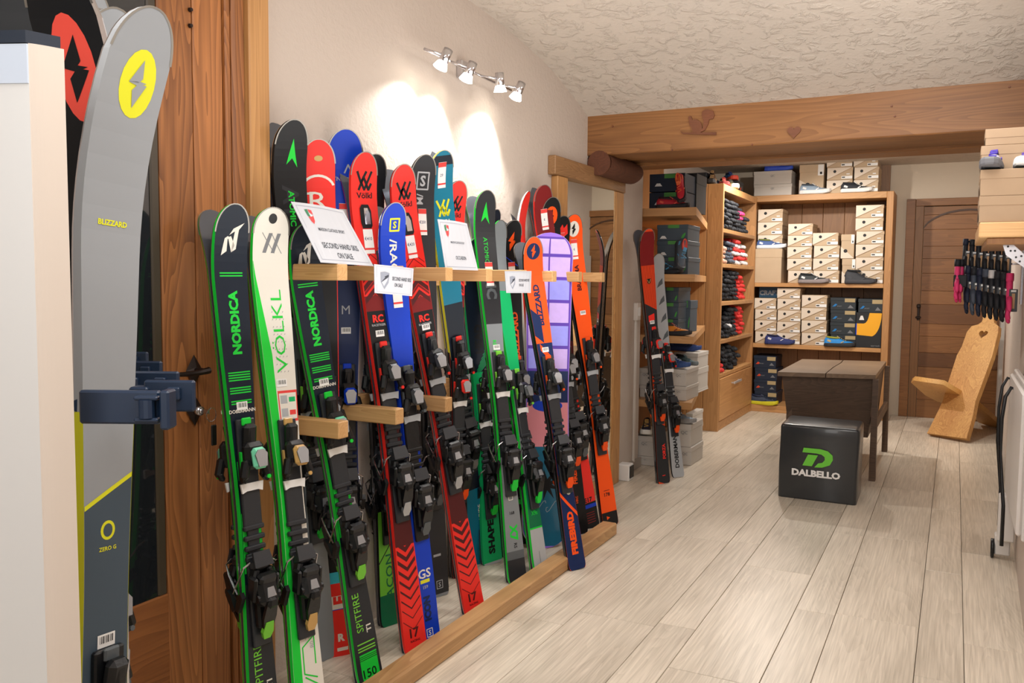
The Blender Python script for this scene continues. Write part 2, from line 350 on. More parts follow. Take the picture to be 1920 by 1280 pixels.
# ================================================================= wall spot lamp
lp=empty('spotlight_bar',(-1.88,3.25,2.19),'chrome wall spotlight bar with four lit spots','lamp')
P0=on(796,92,x=-1.87); P1=on(958,169,x=-1.87)
lpart(MB().tube([P0,P1],.006,8),'bar',CHR,lp,True)
Pm=on(868,128,x=-1.93); lpart(MB().box((-1.925,Pm.y,Pm.z-.01),(.03,.08,.075),b=.004),'wall_plate',CHR,lp)
GL2=mat('lamp_glass',(250,250,245),.3,em=(255,252,245),es=5)
GL=mat('lamp_glow',(255,252,240),.3,em=(255,250,235),es=30)
for (px,py),tgt in zip([(834,108),(881,132),(937,152),(973,168)],[(-1.95,2.75,1.7),(-1.95,2.95,1.65),(-1.8,3.5,1.2),(-1.95,3.38,1.65)]):
    b=on(px,py,x=-1.80); d=(Vector(tgt)-b).normalized()
    hd=MB().cyl(b-d*.035,b+d*.02,.019,.020,16); hd2=lpart(hd,'spot_head',CHR,lp,True)
    lpart(MB().cyl(b+d*.02,b+d*.045,.020,.029,16,cap=False),'reflector',GL2,lp,True)
    t=(b.y-P0.y)/(P1.y-P0.y); t=min(max(t-.06,0),1); q=P0.lerp(P1,t); lpart(MB().tube([q,b-d*.01],.005,8),'spot_arm',CHR,lp,True)
    lpart(MB().cyl(b+d*.036,b+d*.04,.022,.022,14),'bulb',GL,lp)
    l=light('SPOT',tuple(b+d*.05),11,(1,.98,.95),.012,target=tgt,spot=95,blend=.55)
light('SPOT',tuple(on(837,118,x=-1.78)),9,(1,.98,.95),.02,target=(-1.2,2.6,0),spot=110,blend=.6)
light('SPOT',tuple(on(976,180,x=-1.78)),9,(1,.98,.95),.02,target=(-1.2,3.6,0),spot=110,blend=.6)
# ================================================================= RACK
rk=empty('ski_rack',(-1.8,3.1,0),'pine wall rack with arms and floor kerb holding the second-hand skis','rack')
lpart(box3(XL,-1.915,1.95+.1,4.15,1.28,1.365,.003),'wall_board',WFy,rk)
lpart(box3(XL,-1.915,2.05,3.3,.80,.885,.003),'wall_board',WFy,rk)
ARM=[2.085,2.386,2.703,3.008,3.32,3.633,3.94,4.25]
for y in ARM: lpart(box3(-1.915,-1.65,y-.024,y+.024,1.30,1.35,.003),'rack_arm',WFx,rk)
for y in ARM[:3]: lpart(box3(-1.915,-1.65,y-.024,y+.024,.817,.87,.003),'rack_arm',WFx,rk)
lpart(box3(-1.585,-1.505,1.6,4.13,.0,.062,.006),'floor_kerb',WFy,rk)
# ================================================================= SKIS
def cm(n,c,r=.42,coat=.06):
    m=mat(n,c,r,0,coat); m.node_tree.nodes['Principled BSDF'].inputs['Specular IOR Level'].default_value=.28; return m
RED=cm('ski_red',(235,48,40)); DRED=cm('ski_dark_red',(120,24,26)); NAVY=cm('ski_navy',(9,24,40)); GRN=cm('ski_green',(28,205,60)); LIME=cm('ski_lime',(120,205,60)); SBLK=cm('ski_black',(18,20,23)); ANTH=cm('ski_anthracite',(42,44,48))
SWH=cm('ski_white',(226,222,212)); BLUE=cm('ski_blue',(14,60,190)); DBLU=cm('ski_dark_blue',(16,38,84)); ORG=cm('ski_orange',(245,84,20)); TEAL=cm('ski_teal',(10,120,150)); SGRY=cm('ski_grey',(128,134,138)); MGRY=cm('ski_mid_grey',(88,94,98)); LGRY=cm('ski_light_grey',(172,176,180)); EMER=cm('ski_emerald',(20,180,105)); DGRN=cm('ski_dark_green',(14,110,70)); YEL=cm('ski_yellow',(222,222,40)); MINT=cm('binding_mint',(120,215,175)); GOLD=cm('binding_gold',(200,160,96),.3); MRED=cm('ski_maroon',(78,26,28)); CYAN=cm('ski_cyan',(60,190,215)); WBAS=mat('ski_base',(96,100,108),.16,.45,.4); PINK=cm('tag_red',(228,70,66),.6,0); SILV=mat('binding_silver',(170,174,180),.22,.6)
METAL_TIP=mat('tip_protector',(150,146,138),.3,.7)
class Ski:
    def __init__(s,L,w,R0=.055,Lr=.22,tipround=.75,th=.016):
        s.L=L; s.w=w; s.R0=R0; s.s1=L-Lr; s.Lr=Lr; s.th=th; s.tr=tipround
        s.dec={}
    def width(s,t):
        wt,ww,wm=s.w; f=t/s.L
        if f<.45: k=f/.45; b=wt+(ww-wt)*(k*k*(3-2*k))
        else:
            k=min((f-.45)/(.90-.45),1); b=ww+(wm-ww)*(k**1.5*(2.2-1.2*k) if k<1 else 1)
        lt=wm*s.tr; e=s.L-t
        if e<lt: b=min(b,wm)*math.sqrt(max(0,1-((lt-e)/lt)**2.3))
        if t<.03: b*=.80+.20*math.sqrt(max(0,1-((.03-t)/.03)**2))
        return max(b,.004)
    def c(s,t):
        z=.003
        if t>s.s1: z+=s.R0*((t-s.s1)/s.Lr)**2
        if t<.08: z+=.006*((.08-t)/.08)**2
        return z
    def h(s,t):
        f=t/s.L; return s.th*(.55+.45*math.sin(math.pi*min(max(f,0),1))**.6)
    def P(s,t,u,h): return (u,t,s.c(t)+s.h(t)+h)
    def body(s,parent,deck,side,base=WBAS):
        L=s.L; ts=sorted(set([0,.006,.015,.03,.045,.06,.08]+[.03+(s.s1-.03)*i/12 for i in range(13)]+[s.s1+s.Lr*i/10 for i in range(10)]+[L-.05,L-.03,L-.017,L-.008,L-.003,L]))
        V=[];Fc=[];m=[]
        for t in ts:
            w=s.width(t)/2; z0=s.c(t); z1=z0+s.h(t); wi=max(w-.003,.001)
            V+=[(-w,t,z0),(w,t,z0),(w,t,z0+.003),(wi,t,z1),(-wi,t,z1),(-w,t,z0+.003)]
        for i in range(len(ts)-1):
            a=i*6;b=a+6
            for k,mi in((0,2),(1,3),(2,1),(3,0),(4,1),(5,3)): Fc.append((a+k,a+(k+1)%6,b+(k+1)%6,b+k)); m.append(mi)
        Fc+=[tuple(range(6)),tuple(range(len(V)-6,len(V)))]; m+=[1,3]
        mb=MB(); mb.v=V; mb.f=Fc; mb.m=m
        return mb.build('ski_body',[deck,side,base,MET],parent)
    def band(s,t0,t1,f0,f1,m,slant=0,h=.0004,ins=.0035,fe=None):
        n=max(1,int((t1-t0)/(.012 if t1>s.s1 or t0<.09 else .06))+1); V=[];Fc=[]
        k=max(1,int(abs(f1-f0)*4)) if abs(slant)>0 else 1
        for i in range(n+1):
            t=t0+(t1-t0)*i/n
            for j in range(k+1):
                f=f0+((f1 if fe is None else f1+(fe-f1)*i/n)-f0)*j/k; w=max(s.width(min(max(t,0),s.L))-2*ins,.002)
                u=f*w/2; tt=min(max(t+slant*u,0),s.L-.002); u=f*max(s.width(tt)-2*ins,.002)/2
                V.append(s.P(tt,u,h))
        for i in range(n):
            for j in range(k): a=i*(k+1)+j; Fc.append((a,a+1,a+k+2,a+k+1))
        s.dec.setdefault(m.name,MB()).add(V,Fc)
    def poly(s,t,u,polys,m,sc=1,h=.0006,rot=0):
        "2D polygons (x right,y up) placed at s=t,u"
        bm=bmesh.new(); ca,sa=math.cos(rot),math.sin(rot)
        for p in polys:
            try: bm.faces.new([bm.verts.new(((x*ca-y*sa)*sc,(x*sa+y*ca)*sc,0)) for x,y in p])
            except ValueError: pass
        s._bm(bm,t,u,m,h)
    def _bm(s,bm,t,u,m,h,key=''):
        ysv=[v.co.y for v in bm.verts]
        if not ysv: bm.free(); return
        if t+max(ysv)>s.s1:
            y=min(ysv)+.014
            while y<max(ysv):
                bmesh.ops.bisect_plane(bm,geom=bm.verts[:]+bm.edges[:]+bm.faces[:],plane_co=(0,y,0),plane_no=(0,1,0)); y+=.014
        bm.verts.index_update()
        V=[s.P(min(t+v.co.y,s.L),u+v.co.x,h) for v in bm.verts]; Fc=[tuple(v.index for v in f.verts) for f in bm.faces]
        s.dec.setdefault(m.name+key,MB()).add(V,Fc); bm.free()
    def text(s,tx,t,hh,m,mode='up',u=0,h=.0009,bold=.02,sx=1):
        v,f=font2d(tx,bold); bm=bmesh.new()
        fn={'up':lambda x,y:(-y*hh,x*hh*sx),'down':lambda x,y:(y*hh,-x*hh*sx),'across':lambda x,y:(x*hh*sx,y*hh)}[mode]
        vv=[bm.verts.new((*fn(x,y),0)) for x,y in v]
        for q in f:
            try: bm.faces.new([vv[i] for i in q])
            except ValueError: pass
        s._bm(bm,t,u,m,h,'|'+tx)
    def rim(s):
        ts=[s.L-.075+.07*i/9 for i in range(10)]+[s.L-.0025,s.L-.0005]
        o=[(t,-s.width(t)/2) for t in ts]+[(t,s.width(t)/2) for t in reversed(ts)]; c=s.L-.085
        V=[];n=len(o)
        for t,u in o: V+=[s.P(t,u*.99,.0006),s.P(c+(t-c)*.965,u*.915,.0006)]
        s.dec.setdefault(METAL_TIP.name,MB()).add(V,[(2*i,2*i+1,2*i+3,2*i+2) for i in range(n-1)])
    def edge(s,t0,t1,m):
        n=14
        for sg in(-1,1):
            V=[]
            for i in range(n+1):
                t=t0+(t1-t0)*i/n; w=s.width(t)/2+.0006; V+=[(sg*w,t,s.c(t)+.003),(sg*(w-.003),t,s.c(t)+s.h(t)+.0006)]
            s.dec.setdefault(m.name,MB()).add(V,[(2*i,2*i+1,2*i+3,2*i+2) for i in range(n)])
    def flush(s,parent):
        for k,mb in s.dec.items(): mb.build('lettering' if '|' in k else 'graphic',bpy.data.materials[k.split('|')[0]],parent)
        s.dec={}
def pricetag(s,t,parent,u=0,txt='€'):
    V=[];n=5
    mb=MB()
    hh=.052;ww=.019
    for i in range(n+1):
        tt=t-hh+2*hh*i/n
        for x in(-ww,ww): V.append(s.P(min(tt,s.L-.003),u+x,.0016))
    mb.add(V,[(2*i,2*i+1,2*i+3,2*i+2) for i in range(n)])
    tg=mb.build('price_tag',WHT,parent)
    r=MB()
    for a,b in((t+hh*.62,t+hh*.98),(t-hh*.75,t-hh*.62)):
        r.add([s.P(a,u-ww,.002),s.P(a,u+ww,.002),s.P(min(b,s.L),u+ww,.002),s.P(min(b,s.L),u-ww,.002)],[(0,1,2,3)])
    r.build('tag_print',PINK,tg)
    v,f=font2d(txt,.01); k=MB(); k.add([s.P(t+y*.012,u-.001+x*.0105,.002) for x,y in v],f); k.build('tag_lettering',mat('pen_ink',(70,70,110),.6),tg)
def sticker(s,t,parent,u=0):
    g=MB(); g.add([s.P(t+a,u+b,.0014) for a,b in((-.011,-.017),(-.011,.017),(.011,.017),(.011,-.017))],[(0,1,2,3)]); o=g.build('barcode_sticker',WHT,parent)
    k=MB()
    for i in range(9):
        x=-.013+i*.003; w_=.0008+.0006*(i%3); k.add([s.P(t+a,u+x+b,.0018) for a,b in((-.004,0),(-.004,w_),(.008,w_),(.008,0))],[(0,1,2,3)])
    k.build('barcode',INK,o)
# binding prototypes (meshes shared between skis) in ski coordinates about the toe position
BPC={}
def bind_meshes(style):
    if style in BPC: return BPC[style]
    acc,win,pad,arm=STY[style]
    Rx=lambda a: Matrix.Rotation(R(a),3,'X'); Rz=lambda a: Matrix.Rotation(R(a),3,'Z'); Ry=lambda a: Matrix.Rotation(R(a),3,'Y')
    pl=MB().box((0,-.05,.006),(.058,.30,.012),b=.003).box((0,-.40,.006),(.056,.26,.012),b=.003)
    for k in range(4): pl.box((0,-.20-.028*k,.009),(.064,.014,.014),b=.003)
    pl.box((0,-.25,.004),(.036,.16,.008),b=.002)
    toe=MB().box((0,.045,.022),(.040,.085,.026),Rx(10),b=.009).box((0,.0,.036),(.062,.075,.034),b=.012).box((0,.055,.030),(.026,.05,.020),b=.007)
    for sg in(-1,1):
        toe.box((sg*.033,-.035,.040),(.022,.055,.026),Rz(sg*16),b=.007).box((sg*.036,-.06,.034),(.014,.026,.020),Rz(sg*-22),b=.005)
        toe.cyl((sg*.022,-.018,.045),(sg*.022,-.018,.056),.008,.006,10)
    tcap=MB().box((0,-.006,.062),(.044,.058,.022),Rx(-8),b=.009)
    twin=MB().prism([(-.013,-.022),(.013,-.022),(.019,.012),(.009,.024),(-.009,.024),(-.019,.012)],.004,Matrix.Translation((0,-.006,.0745))@Matrix.Rotation(R(-8),4,'X'))
    afd=MB().prism([(-.032,-.014),(-.018,-.009),(.018,-.009),(.032,-.014),(.036,.012),(-.036,.012)],.006,Matrix.Translation((0,-.088,.017)))
    tacc=MB().box((0,.092,.014),(.030,.022,.008),b=.003).box((-.030,-.012,.022),(.006,.05,.012),b=.002).cyl((.034,-.062,.048),(.034,-.062,.053),.006,.006,8)
    scr=MB()
    for sg in(-1,1): scr.cyl((sg*.02,.03,.028),(sg*.02,.03,.040),.0045,.004,8)
    hl=MB().box((0,-.40,.024),(.044,.15,.024),b=.006).box((0,-.375,.046),(.064,.070,.044),Rx(-12),b=.012).box((0,-.335,.052),(.056,.030,.030),Rx(25),b=.008)
    for sg in(-1,1): hl.box((sg*.034,-.36,.036),(.014,.07,.034),Rx(14),b=.005).box((sg*.024,-.325,.030),(.018,.036,.03),Rz(sg*20),b=.005)
    hl.cyl((-.036,-.385,.05),(.036,-.385,.05),.012,.012,10)
    lev=MB().prism([(-.016,0),(.016,0),(.020,-.05),(.013,-.098),(-.013,-.098),(-.020,-.05)],.010,Matrix.Translation((0,-.395,.070))@Matrix.Rotation(R(22),4,'X')).box((0,-.400,.066),(.03,.03,.026),b=.007)
    lacc=MB().prism([(-.012,.012),(.012,.012),(.017,-.02),(.010,-.040),(-.010,-.040),(-.017,-.02)],.012,Matrix.Translation((0,-.466,.043))@Matrix.Rotation(R(22),4,'X'))
    hwin=MB().prism([(-.014,-.012),(.014,-.012),(.010,.014),(-.010,.014)],.004,Matrix.Translation((0,-.372,.0685))@Matrix.Rotation(R(-12),4,'X'))
    br=MB().prism([(-.030,-.02),(.030,-.02),(.026,.022),(-.026,.022)],.008,Matrix.Translation((0,-.285,.040))@Matrix.Rotation(R(-18),4,'X')).box((0,-.30,.024),(.05,.03,.03),b=.006)
    wr=MB(); ends=MB()
    for sg in(-1,1):
        wr.tube([(sg*.030,-.29,.026),(sg*.050,-.30,.022),(sg*.053,-.325,.008),(sg*.054,-.355,-.014),(sg*.054,-.375,-.030)],.0028,6)
        ends.prism([(-.03,-.008),(.02,-.010),(.03,.004),(.012,.012),(-.03,.008)],.012,Matrix.Translation((sg*.054,-.395,-.040))@Matrix.Rotation(R(90),4,'Z')@Matrix.Rotation(R(28),4,'Y')@Matrix.Rotation(R(90),4,'X'))
    def ms(mb,n,m): return mb.mesh(n,m,False)
    BPC[style]=dict(plate=ms(pl,'binding_plate',BLK2 if style!='plain' else BLK),toe=ms(toe,'toe_piece',BLK),tcap=ms(tcap,'toe_cap',win),twin=ms(twin,'toe_window',SILV),afd=ms(afd,'boot_pad',pad),tacc=ms(tacc,'toe_accent',acc),scr=ms(scr,'toe_screw',MET),
        heel=ms(hl,'heel_piece',BLK),lev=ms(lev,'heel_lever',BLK),lacc=ms(lacc,'lever_tip',arm),hwin=ms(hwin,'heel_window',SILV),brake=ms(br,'brake_pedal',BLK2),wire=ms(wr,'brake_wire',MET),ends=ms(ends,'brake_arm',BLK))
    return BPC[style]
STY=dict(green=(GRN,MINT,WHT,LIME),volkl=(RED,BLK2,LGRY,SILV),gold=(GOLD,GOLD,WHT,GOLD),plain=(MGRY,BLK2,LGRY,MGRY),orange=(ORG,BLK2,LGRY,ORG),blue=(BLUE,BLUE,LGRY,SILV),lime=(LIME,BLK2,WHT,GRN),red=(RED,RED,WHT,ORG))
def add_binding(sk,tt,style,parent):
    m=bind_meshes(style); z=sk.c(tt)+sk.h(tt); T=Matrix.Translation((0,tt,z))
    link('binding_plate',m['plate'],parent,T)
    t=link('toe_piece',m['toe'],parent,T)
    for k,n in(('tcap','toe_cap'),('twin','toe_window'),('tacc','toe_accent'),('scr','toe_screw')): link(n,m[k],t)
    link('boot_pad',m['afd'],parent,T)
    h=link('heel_piece',m['heel'],parent,T)
    for k,n in(('lev','heel_lever'),('lacc','lever_tip'),('hwin','heel_window')): link(n,m[k],h)
    b=link('brake',m['brake'],parent,T)
    link('brake_wire',m['wire'],b); link('brake_arm',m['ends'],b)
SHORT={'dark navy and green ski lettered NORDICA, left': 'leftmost green and navy NORDICA ski', 'white and bright green': 'white and green VÖLKL ski', 'tall black ski with green arrow': 'tall black ATOMIC ski at the left', 'red ski with a white R ring': 'red ski with the white R', 'broad blue ski tip': 'broad blue DYNASTAR ski', 'dark ski lettered NORDICA and SPITFIRE 150': 'NORDICA ski marked 150', 'red RC ski with zigzag logo, nearer': 'nearest red RC ski', 'royal blue ski': 'royal blue S/RACE ski', 'black ski with lime green tail': 'lime tailed DEACON ski', 'red RC ski with zigzag logo, farther': 'second long red RC ski', 'charcoal ski with a square S': 'charcoal ski with square S badge', 'teal ski with yellow': 'teal ski with yellow zigzag', 'short red ski': 'short red zigzag ski', 'emerald ski lettered': 'emerald SHAPE ski', 'grey and green ski with green arrow': 'grey and green X7 ski', 'dark slender ski': 'dark slender red and blue ski', 'green ski with light grey': 'green X9 ski', 'black ski with an orange flash': 'black BLIZZARD ski behind the small sign', 'orange and blue ski': 'orange and blue FIREBIRD ski', 'white and red ski tip': 'white and red ski behind the snowboard', 'dark red ski with a price': 'dark red E17 ski', 'black ski tip with an orange disc': 'black ski with orange disc', 'black ski tip with red crown': 'black ski with red crown shapes', 'long bright orange ski': 'rightmost bright orange ski', 'orange wood-grain ski': 'orange FORZA ski by the shelves'}
def ski_pair(lab,tail,tip,w,deck,side,gfx=None,style='plain',bt=.52,xt=-1.79,th_az=35,R0=.055,tag_t=None,stk=None,rear=True,group=None,tipround=.75,Lr=.22,thick=.016,tz=0,rearlab=None,bind=True,tx='€'):
    A=Vector(tail) if len(tail)==3 else on(*tail,z=tz); T=on(*tip,x=xt) if len(tip)==2 else Vector(tip)
    n=None
    B=T.copy()
    for _ in range(4):
        a=(B-A).normalized(); tc=Vector((CP.x-A.x,CP.y-A.y,0)).normalized()
        n=Matrix.Rotation(R(th_az),3,'Z')@tc; n=(n-a*n.dot(a)).normalized(); B=T-n*(R0+.01)
    L=(B-A).length; a=(B-A).normalized(); u=a.cross(n)
    A=A+n*0
    M=Matrix((u,a,n)).transposed().to_4x4(); M.translation=A
    sk=Ski(L,w,R0,Lr,tipround,thick)
    root=empty('ski',None,M=M); tag(root,lab,'ski',group)
    sk.body(root,deck,side)
    # tip protector
    sk.rim()
    if gfx: gfx(sk)
    sk.flush(root)
    if tag_t: pricetag(sk,L*tag_t if tag_t<1 else L-(tag_t-1),root,txt=tx)
    if stk: sticker(sk,L*stk,root)
    if bind: add_binding(sk,L*bt,style,root)
    if rear:
        r=root.copy(); COL.objects.link(r)
        for ch in root.children:
            if ch.name.split('.')[0] in('price_tag','barcode_sticker'): continue
            copytree(ch,r)
        r.matrix_world=M@Matrix.Rotation(math.pi,4,'Y')
        tag(r,'rear ski standing base to base behind the '+next((v for k,v in SHORT.items() if lab.startswith(k)),lab),'ski',group)
    return root,sk
# ---- logos in 2D
VK=stroke([(-.5,.55),(-.22,-.1),(.12,.55)],.16)+stroke([(-.38,-.5),(-.05,.25),(.12,-.1),(.3,-.5),(.48,-.15)],.16)+stroke([(.5,.55),(.25,.0),(.0,-.5),(-.25,.05)],.15)
NL=[[(-.55,-.75),(-.38,.05),(-.22,.15),(-.25,-.55)],[(-.38,.05),(-.05,.15),(.22,-.35),(.0,-.6),(-.22,.15)],[(.0,-.6),(.25,-.45),(.35,.45),(.14,.38)],[(-.15,.2),(.05,.5),(.62,.78),(.35,.45),(.14,.38)]]
AT=[[(.0,1.0),(-.42,-.62),(0,-.22),(.05,.3)],[(.0,1.0),(.05,.3),(0,-.22),(.42,-.80)]]
BZ=[[(.15,.75),(-.35,.05),(-.02,.0),(.18,.18)],[(-.35,.05),(.0,.1),(.34,.04),(.02,-.06)],[(-.15,-.75),(.35,-.03),(.03,.02),(-.2,-.2)]]
def chev(sk,t0,n,dt,th,m,inv=False,f=.95):
    for i in range(n):
        t=t0+i*dt; w=sk.width(t)/2-.005
        for a,b in((-1,0),(0,1)):
            y=lambda q:(1-abs(q))*(-1 if not inv else 1)*w*.85
            V=[(a*w*f,y(a)),(b*w*f,y(b)),(b*w*f,y(b)+th),(a*w*f,y(a)+th)]
            sk.poly(t,0,[V],m)
def g_nordica(tt=.5):
    def g(s):
        L=s.L; s.band(.0,L*.31,-1,1,ANTH,h=.0003)
        s.poly(L-.094,0,[[(x,y) for x,y in p] for p in NL],SWH,.057)
        for k in(0,.006): s.band(L-.186-k*1.3,L-.1825-k*1.3,-.7,.7,GRN)
        s.text('NORDICA',L*(tt*.5+.515),.030,GRN,'up',bold=.05,sx=1.02)
        for j,t in enumerate((tt+.150,tt+.122,tt+.098)):
            for k in range(4-j): s.band(L*t-k*.007,L*t-k*.007+.0035,-.8,.8,GRN)
        s.text('DOBERMANN',L*tt+.122,.010,SWH,'across')
        s.band(L*.50,L*.535,-.9,-.2,GRN); s.band(L*.515,L*.54,-.6,.5,GRN)
        s.band(L*.33,L*.44,-.98,-.55,GRN); s.band(L*.31,L*.42,.6,.98,GRN)
        s.text('SPITFIRE',.235,.025,LIME,'up',u=-.012,bold=.0,sx=1.0); s.text('TI',.175,.018,SWH,'up',u=.020,sx=1.3)
        s.band(.131,.135,-.7,.8,LIME); s.band(.117,.121,-.7,.8,LIME); s.band(.108,.112,-.7,.8,LIME)
        s.band(.012,.098,-.66,.8,GRN)
        for k in range(3): s.band(.090-k*.006,.092-k*.006,-.66,.8,SBLK,h=.0007)
        s.text('150',.034,.028,SBLK,'across',bold=.01)
    return g
def g_vta(s):
    L=s.L; s.band(0,L*.72,-1,-.42,GRN); s.band(L*.72,L*.90,-1,-.42,GRN,fe=-.98)
    s.poly(L*.45,0,[],GRN)
    s.poly(L-.032,0,[ell(0,0,.014,.014)],BLK); s.poly(L-.1,0,stroke([(-.02,.03),(-.02,.03)],.01) if 0 else [[(-.028,-.028),(-.016,-.028),(.004,.028),(-.008,.028)],[(.0,-.028),(.012,-.028),(.032,.028),(.02,.028)]],GREY)
    s.poly(L-.1,0,stroke([(-.03,.028),(.012,-.028)],.002)+stroke([(.0,.028),(.036,-.028)],.002),GREY)
    s.text('VÖLKL',L*.765,.044,GRN,'up',u=.004,bold=-.006,sx=1.55)
    for i in range(9):
        for j in range(4): s.poly(L*.80-i*.022,-.012+j*.012,[[(0,0),(.004,.003),(.0035,.006)]],GREY)
    for i in range(8):
        for j in range(3): s.poly(L*.25-i*.016,-.002+j*.011,[[(0,0),(.004,.003),(.0035,.006)]],GREY)
    q=[]
    for a in ([(-.01,-.13),(.03,-.10),(.03,-.04),(-.01,-.01)],[(.03,-.02),(-.012,.0),(-.012,.075),(.028,.10),(.028,.02)]): q+=stroke(a,.004)
    s.poly(L*.115,.0,q,GRN); s.text('80',L*.165,.014,LGRY,'up',u=.02,bold=0)
    s.band(L*.59,L*.65,-.35,1,PINK,h=.0007); s.band(L*.595,L*.645,-.28,.93,SWH,h=.0009)
    for a in(L*.600,L*.625):
        s.band(a,a+.03*.8,-.2,.28,LGRY,h=.0011); s.band(a+.004,a+.018,.4,.85,EMER if a>L*.61 else PINK,h=.0011)
def g_atomic_big(s):
    L=s.L; s.poly(L-.105,.005,AT,GRN,.048); s.text('ATOMIC',L-.27,.022,GRN,'down',u=.0,bold=.03)
    s.text('AT',L-.25,.06,ANTH,'down',u=-.002,h=.0005,bold=.03); s.band(L*.52,L*.66,-1,1,MGRY,h=.0003); s.band(0,L*.35,-1,1,SGRY,h=.0003)
def g_rossi(s):
    L=s.L
    q=[]
    for i in range(10):
        a0,a1=[R(150-i*12),R(150-(i+1)*12)] if 0 else [R(160-i*14),R(160-(i+1)*14)]
        q.append([(.058*math.cos(a0),.05*math.sin(a0)),(.058*math.cos(a1),.05*math.sin(a1)),(.05*math.cos(a1),.042*math.sin(a1)),(.05*math.cos(a0),.042*math.sin(a0))])
    s.poly(L-.16,0,q,SWH); s.text('R',L-.195,.058,SWH,'across',bold=.0,sx=1.35); s.poly(L-.06,0,[ell(0,0,.014,.009)],GOLD)
    s.band(L-.175,L-.168,-.98,-.3,SWH); s.band(0,L*.78,-.95,.95,SBLK,h=.0002); s.band(.0,.165,-1,1,RED,h=.0005)
    s.band(.165,.168,-1,1,BLUE,h=.0006); s.band(.168,.215,-1,1,SWH,h=.0006); s.band(.215,.26,-1,1,RED,h=.0006); s.text('E',.2,.045,RED,'up',h=.0012,u=0,bold=.05)
    s.band(.26,.30,-1,1,CYAN,h=.0006); s.text('R',.065,.028,SWH,'across',h=.001,bold=.05); s.band(.018,.03,-.4,.5,SWH,h=.001)
def g_dyna(s):
    L=s.L; s.poly(L-.13,.012,stroke([(-.012,-.014),(0,.014),(.014,-.014)],.005),LGRY); s.text('DYNASTAR',L-.165,.014,LGRY,'across',sx=1.2); s.band(0,L*.78,-1,1,DBLU,h=.0003)
    s.text('M',L*.66,.03,LGRY,'across',bold=.0)
def g_rc(s):
    L=s.L; s.band(L*.42,L*.72,-1,1,SBLK,h=.0002); s.band(L*.22,L*.45,-1,1,ANTH,h=.00015); s.band(L*.69,L*.72,-1,1,DRED,h=.0003)
    s.poly(L-.095,0,VK,SBLK,.056); s.text('Völkl',L-.142,.020,SBLK,'across',bold=.02,sx=1.1)
    s.poly(L-.215,0,[[(-.018,-.04),(.016,-.04),(.022,-.03),(.022,.02),(.012,.042),(-.014,.042),(-.022,.03),(-.022,-.02)]],SBLK,h=.003)
    s.poly(L-.215,.003,[[(-.010,-.026),(.012,-.026),(.012,.012),(.004,.030),(-.010,.030)]],CHR,h=.0045)
    for i,t in enumerate((-.365,-.385)): chev(s,L+t,1,.1,.004,DRED,True)
    chev(s,L*.705,3,.042,.020,MRED,True); chev(s,L*.698,3,.042,.010,DRED,True)
    s.text('RC',L*.675,.027,RED,'across',bold=.04); s.text('RACETIGER',L*.662,.008,LGRY,'across')
    chev(s,.115,1,.1,.004,DRED)
    for i in range(8): chev(s,.155+i*.033,1,.1,.004+.0022*i,MRED)
    s.band(.38,L*.45,-1,1,MRED,h=.0009)
    s.text('17',.070,.034,MRED,'across',bold=.03); s.text('RACING',.042,.008,MRED,'across')
    for k in range(6): s.band(L*.24+k*.008,L*.24+k*.008+.002,-.35+.05*(k%3),.35,LGRY)
def g_srace(s):
    L=s.L
    s.poly(L-.075,.004,[q for q in stroke([(-.018,-.02),(.018,-.02),(.018,.02),(-.018,.02),(-.018,-.02)],.006)],YEL); s.text('S',L-.075,.024,YEL,'across',u=.004,bold=.03)
    s.text('/RACE',L-.195,.03,SWH,'down',bold=.02,sx=1.3)
    s.text('RACE',L*.70,.036,BLUE,'up',h=.0005); s.text('GS',.25,.034,SWH,'across',bold=.02); s.band(.215,.228,-.5,.5,YEL); s.text('159',.20,.012,LGRY,'across'); 
    s.text('ICON',.12,.03,DBLU,'up',bold=.06); s.poly(.03,0,stroke([(-.012,-.014),(.012,-.014),(.012,.014),(-.012,.014),(-.012,-.014)],.003),SWH); s.text('S',.03,.018,SWH,'across')
def g_deacon(s):
    L=s.L; s.band(.08,.44,-1,1,LIME,h=.0003); s.band(.0,.12,-1,1,DGRN,h=.0004); s.poly(.30,0,[[(-.05,-.06),(-.045,-.06),(.05,.06),(.045,.06)]],SBLK); s.text('DEACON',.155,.032,DGRN,'up',bold=.01,sx=1.3)
    s.text('RALE',L*.66,.045,YEL,'up',bold=.02)
def g_salo(s):
    L=s.L; s.poly(L-.1,0,stroke([(-.026,-.032),(.026,-.032),(.026,.032),(-.026,.032),(-.026,-.032)],.006),LGRY); s.text('S',L-.1,.042,LGRY,'across',bold=.03); s.text('/M',L-.17,.03,LGRY,'down',u=-.01)
    s.band(.17,.18,-.3,.4,LGRY); s.poly(.05,.01,stroke([(-.014,-.016),(.014,-.016),(.014,.016),(-.014,.016),(-.014,-.016)],.003),LGRY); s.text('S',.05,.02,LGRY,'across',u=.01); s.band(.0,.012,-1,1,SGRY)
    for k in range(3): s.text('O',.30+k*.05,.03,ANTH,'across')
def g_teal(s):
    L=s.L; s.poly(L-.235,.002,VK,YEL,.06); s.text('Völkl',L-.29,.018,SWH,'across',bold=.03); s.band(L*.2,L*.66,-1,1,NAVY,h=.0002); s.text('DEACON LOWRIDE',.17,.02,SWH,'up',u=.03,bold=.01)
    s.band(L-.06,L-.022,-1,1,NAVY)
